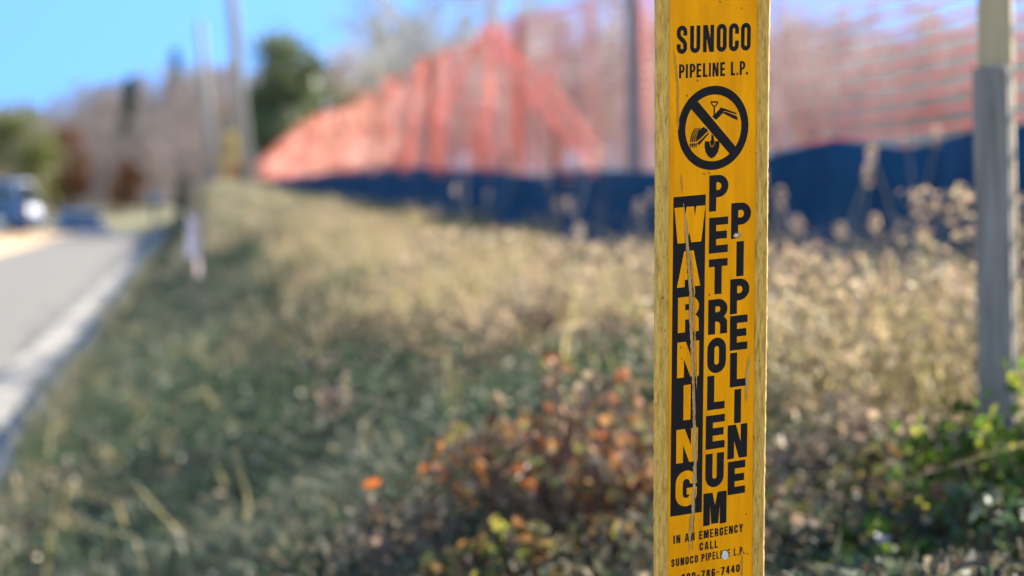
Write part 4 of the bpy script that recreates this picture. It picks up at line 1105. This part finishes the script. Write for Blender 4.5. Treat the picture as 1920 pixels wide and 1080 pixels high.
leafy_tree('evergreen_tree', px(30, 140), 140, G(px(30, 140), 140), 6.6, 4.6, 4200, .24, M_olive, 'yellow-green round evergreen above the parked blue car', 7, 'round', base=.05)
leafy_tree('oak_tree', px(128, 148), 148, G(px(128, 148), 148), 5.7, 3.2, 3200, .22, M_rust, 'rust-coloured oak still in leaf behind the parked cars', 8, 'round', base=.05)
leafy_tree('fir_tree', px(245, 172), 172, G(px(245, 172), 172), 8.7, 3.6, 3000, .28, M_darkfir, 'dark fir tree standing in the far bare tree line', 9, 'cone', base=.05)
leafy_tree('fir_tree', px(330, 225), 225, G(px(330, 225), 225), 12.8, 3.4, 1600, .32, M_darkfir, 'thin tall fir tip above the far tree line left of the poles', 10, 'cone', base=.2)
leafy_tree('oak_tree', px(235, 150), 150, G(px(235, 150), 150), 3.4, 2.4, 1400, .2, M_rust, 'low rust-brown bush tree under the dark fir', 11, 'round', base=.02)
leafy_tree('yellow_bush', px(435, 70), 70, G(px(435, 70), 70) - .1, 1.9, .75, 900, .09, M_yleaf, 'pale yellow leafy bush between the utility poles and the netting', 12, 'round', 'bush', base=.02)
leafy_tree('orange_bush', px(442, 60), 60, G(px(442, 60), 60) - .1, .95, .55, 500, .07, M_oleaf, 'small orange-leaved bush below the pale yellow bush', 13, 'round', 'bush', base=.02)
leafy_tree('tan_bush', px(0, 110), 110, G(px(0, 110), 110), 2.9, 3.2, 1600, .17, M_tanleaf, 'tan dry-leaved bush behind the roof of the parked blue car', 14, 'round', 'bush', base=.02)
leafy_tree('dark_bush', px(342, 92), 92, G(px(342, 92), 92), 2.3 - G(px(342, 92), 92), .62, 900, .1, M_darkfir, 'narrow dark evergreen bush by the mailbox', 15, 'round', 'bush', base=.02)

# utility poles
def pole(X, Y, H, r, lean_x, label):
    e = empty('utility_pole', (X, Y, G(X, Y))); e.rotation_euler = (0, R_(lean_x), 0); tag(e, label, 'utility pole')
    mb = MB(); mb.tube([(0, 0, -.5), (0, 0, H * .5), (0, 0, H)], [r, r * .88, r * .74], 14); mb.build('pole', M_polewood, e, smooth=True)
    mb = MB(); mb.tube([(r * .92, 0, .2), (r * .86, 0, H * .45)], [.02, .02], 6); mb.build('ground_wire_guard', M_steel, e)
    mb = MB(); mb.tube([(0, 0, H), (0, 0, H + .05)], [r * .76, r * .5], 12); mb.build('pole_cap', M_steel, e)
    return e


pole(px(466, 60), 60, 9.5, .15, -4.6, 'nearer weathered utility pole leaning left, running out of the top of the picture')
pole(px(408, 92), 92, 7.4, .17, -4.8, 'farther pale utility pole leaning left, its top against the sky')

# mailbox
mbx = empty('mailbox', (px(292, 94), 94, G(px(292, 94), 94))); mbx.rotation_euler = (0, 0, R_(70)); tag(mbx, 'blue-grey mailbox on a dark post by the bend of the road', 'mailbox')
M_boxblue = mat('mailbox paint', (0.14, 0.18, 0.25), .4, col2=(0.18, 0.22, 0.3), scale=6); M_darkpost = mat('dark post', (0.03, 0.03, 0.045), .8, col2=(0.05, 0.05, 0.06), scale=9)
mb = MB(); mb.box((0, 0, .6), (.13, .13, 1.3)); mb.build('post', M_darkpost, mbx)
mb = MB(); secn = [(-.12, 0), (.12, 0)] + [(.12 * math.cos(R_(a)), .13 + .12 * math.sin(R_(a))) for a in range(0, 181, 20)]
for y in (-.28, .28): mb.v += [(x, y, 1.25 + z) for x, z in secn]
n = len(secn); mb.f = [(i, (i + 1) % n, (i + 1) % n + n, i + n) for i in range(n)] + [tuple(range(n))[::-1], tuple(range(n, 2 * n))]
bxo = mb.build('box', M_boxblue, mbx)
mb = MB(); mb.box((0, -.287, 1.37), (.2, .012, .2)); mb.build('door', M_boxblue, bxo)
mb = MB(); mb.box((.128, .1, 1.45), (.012, .03, .2)); mb.build('flag', M_oleaf, bxo)

# ------------------------------------------------------------------ parked cars
M_carblue = mat('blue car paint', (0.065, 0.14, 0.26), .5, col2=(0.07, 0.15, 0.28), scale=2, spec=.35)
M_cardark = mat('dark blue car paint', (0.03, 0.055, 0.13), .28, col2=(0.035, 0.06, 0.14), scale=2, spec=.6)
M_glass = mat('car glass', (0.012, 0.016, 0.022), .08, col2=(0.015, 0.02, 0.026), scale=2, spec=.7)
M_tyre = mat('tyre rubber', (0.02, 0.02, 0.02), .9, col2=(0.03, 0.03, 0.03), scale=20); M_rim = mat('wheel rim', (0.45, 0.45, 0.46), .35, col2=(0.5, 0.5, 0.5), scale=9, metal=.8)
M_tail = mat('tail lamp', (0.32, 0.015, 0.015), .25, col2=(0.36, 0.02, 0.02), scale=9); M_lamp = mat('headlamp', (0.7, 0.7, 0.68), .15, col2=(0.75, 0.75, 0.72), scale=9)
M_plate = mat('blank number plate', (0.22, 0.22, 0.22), .6, col2=(0.26, 0.26, 0.26), scale=9)


def car(name, loc, rz, paint, L, W, H, suv, label):
    e = empty(name, loc, rz); tag(e, label, 'car')
    hb = .52 * H; gcl = .2
    # body lower: stations along length (y), half widths, z top (bonnet line)
    st = [(-L / 2, .80, .62), (-L / 2 + .12, .93, .98), (-L * .3, 1, 1.02), (0, 1, 1.0), (L * .22, 1, .98), (L * .40, .95, .90), (L / 2 - .08, .88, .80), (L / 2, .74, .60)]
    mb = MB()
    for y, wq, zt in st:
        hw = W / 2 * wq; z1 = gcl + (hb - gcl) * zt * 1.02
        mb.v += [(-hw * .92, y, gcl), (-hw, y, gcl + .18), (-hw, y, z1 - .12), (-hw * .94, y, z1), (hw * .94, y, z1), (hw, y, z1 - .12), (hw, y, gcl + .18), (hw * .92, y, gcl)]
    n = 8
    for j in range(len(st) - 1):
        for k in range(n):
            a = j * n + k; b = j * n + (k + 1) % n; mb.f.append((a, b, b + n, a + n))
    mb.f += [tuple(range(n))[::-1], tuple(len(st) * n - n + k for k in range(n))]
    body = mb.build('body', paint, e)
    for p in body.data.polygons: p.use_smooth = False
    bv = body.modifiers.new('bevel', 'BEVEL'); bv.width = .05; bv.segments = 3; bv.limit_method = 'ANGLE'
    # cabin
    y0, y1, y2, y3 = (-L / 2 + .10, -L / 2 + .42, L * .10, L * .30) if suv else (-L * .40, -L * .22, L * .08, L * .27)
    zb = hb - .03; zr = H
    cv = []
    for y, z, hw in ((y0, zb, W * .46), (y1, zr - .05, W * .40), ((y1 + y2) / 2, zr, W * .395), (y2, zr - .06, W * .395), (y3, zb, W * .45)):
        cv.append((y, z, hw))
    mb = MB()
    top = [(-hw, y, z) for y, z, hw in cv] + [(hw, y, z) for y, z, hw in cv]
    mb.v = top; m_ = len(cv)
    mb.f = [tuple(range(m_)), tuple(range(2 * m_ - 1, m_ - 1, -1))] + [(i, i + m_, i + m_ + 1, i + 1) for i in range(m_ - 1)] + [(m_ - 1, 2 * m_ - 1, m_, 0)]
    cab = mb.build('cabin', paint, e)
    bv = cab.modifiers.new('bevel', 'BEVEL'); bv.width = .06; bv.segments = 3; bv.limit_method = 'ANGLE'

    def quad(name, pts, off, m, parent):
        P = [Vector(p) for p in pts]; nn = (P[1] - P[0]).cross(P[3] - P[0]).normalized(); c = sum(P, Vector()) / 4
        mb = MB(); P2 = [c + (p - c) * .86 for p in P]
        mb.add([p + nn * off for p in P2] + [p - nn * .03 for p in P2], [(0, 1, 2, 3), (7, 6, 5, 4), (0, 4, 5, 1), (1, 5, 6, 2), (2, 6, 7, 3), (3, 7, 4, 0)])
        return mb.build(name, m, parent)

    def cw(i, s): y, z, hw = cv[i]; return Vector((s * hw, y, z))
    quad('rear_window', [cw(0, -1), cw(0, 1), cw(1, 1), cw(1, -1)], .012, M_glass, cab)
    quad('windscreen', [cw(4, 1), cw(4, -1), cw(3, -1), cw(3, 1)], .012, M_glass, cab)
    for s in (-1, 1):
        low = lambda y: Vector((s * W * .455, y, zb + .05)); hi = lambda y: Vector((s * W * .402, y, zr - .13))
        for ya, yb, yc, yd in ((y0 + .18, (y1 + y2) / 2 - .05, (y1 + y2) / 2 - .05, y1 + .12), ((y1 + y2) / 2 + .05, y3 - .2, y2 - .03, (y1 + y2) / 2 + .05)):
            pts = [low(ya), low(yb), hi(yc), hi(yd)]
            if s < 0: pts = [pts[1], pts[0], pts[3], pts[2]]
            quad('side_window', pts, .014, M_glass, cab)
        for yy_ in (-L * .31, L * .31):
            wl = MB(); wl.tube([(s * (W / 2 - .2), yy_, .33), (s * (W / 2 + .012), yy_, .33)], [.33, .33], 20); ww = wl.build('wheel', M_tyre, e)
            rm = MB(); rm.tube([(s * (W / 2 - .1), yy_, .33), (s * (W / 2 + .022), yy_, .33)], [.21, .19], 16); rm.build('rim', M_rim, ww)
        tl = MB(); tl.box((s * W * .40, -L / 2 + .045, hb * .80), (.16, .12, .26 if suv else .16)); tl.build('tail_light', M_tail, e)
        hl = MB(); hl.box((s * W * .37, L / 2 - .05, hb * .66), (.3, .12, .14)); hl.build('headlight', M_lamp, e)
        mr = MB(); mr.box((s * (W / 2 + .07), L * .20, hb + .06), (.16, .1, .13)); mr.build('mirror', paint, e)
    for yy_, nm_ in ((-L / 2 - .02, 'rear_bumper'), (L / 2 + .01, 'front_bumper')):
        bm_ = MB(); bm_.box((0, yy_, gcl + .18), (W * .86, .12, .2)); o = bm_.build(nm_, M_cardark, e); bv = o.modifiers.new('bevel', 'BEVEL'); bv.width = .03; bv.segments = 2
    pl = MB(); pl.box((0, -L / 2 - .045, hb * .62), (.32, .02, .15)); pl.build('number_plate', M_plate, e)
    return e


def heading(dx, dy): return math.atan2(-dx, dy)           # local +y (bonnet) to this direction
cx = px(38, 75) - 1.65
car('parked_suv', (cx, 75.5, float(ground(cx, 75.5)) + .01), heading(-.955, .30), M_carblue, 4.5, 1.82, 1.62, True, 'light blue SUV parked on the sandy shoulder at the left edge')
cx = px(152, 117)
car('parked_car', (cx, 117, float(road_z(117)) + .03), heading(.35, -.94), M_cardark, 4.3, 1.72, 1.36, False, 'dark blue car low beyond the crest of the road')
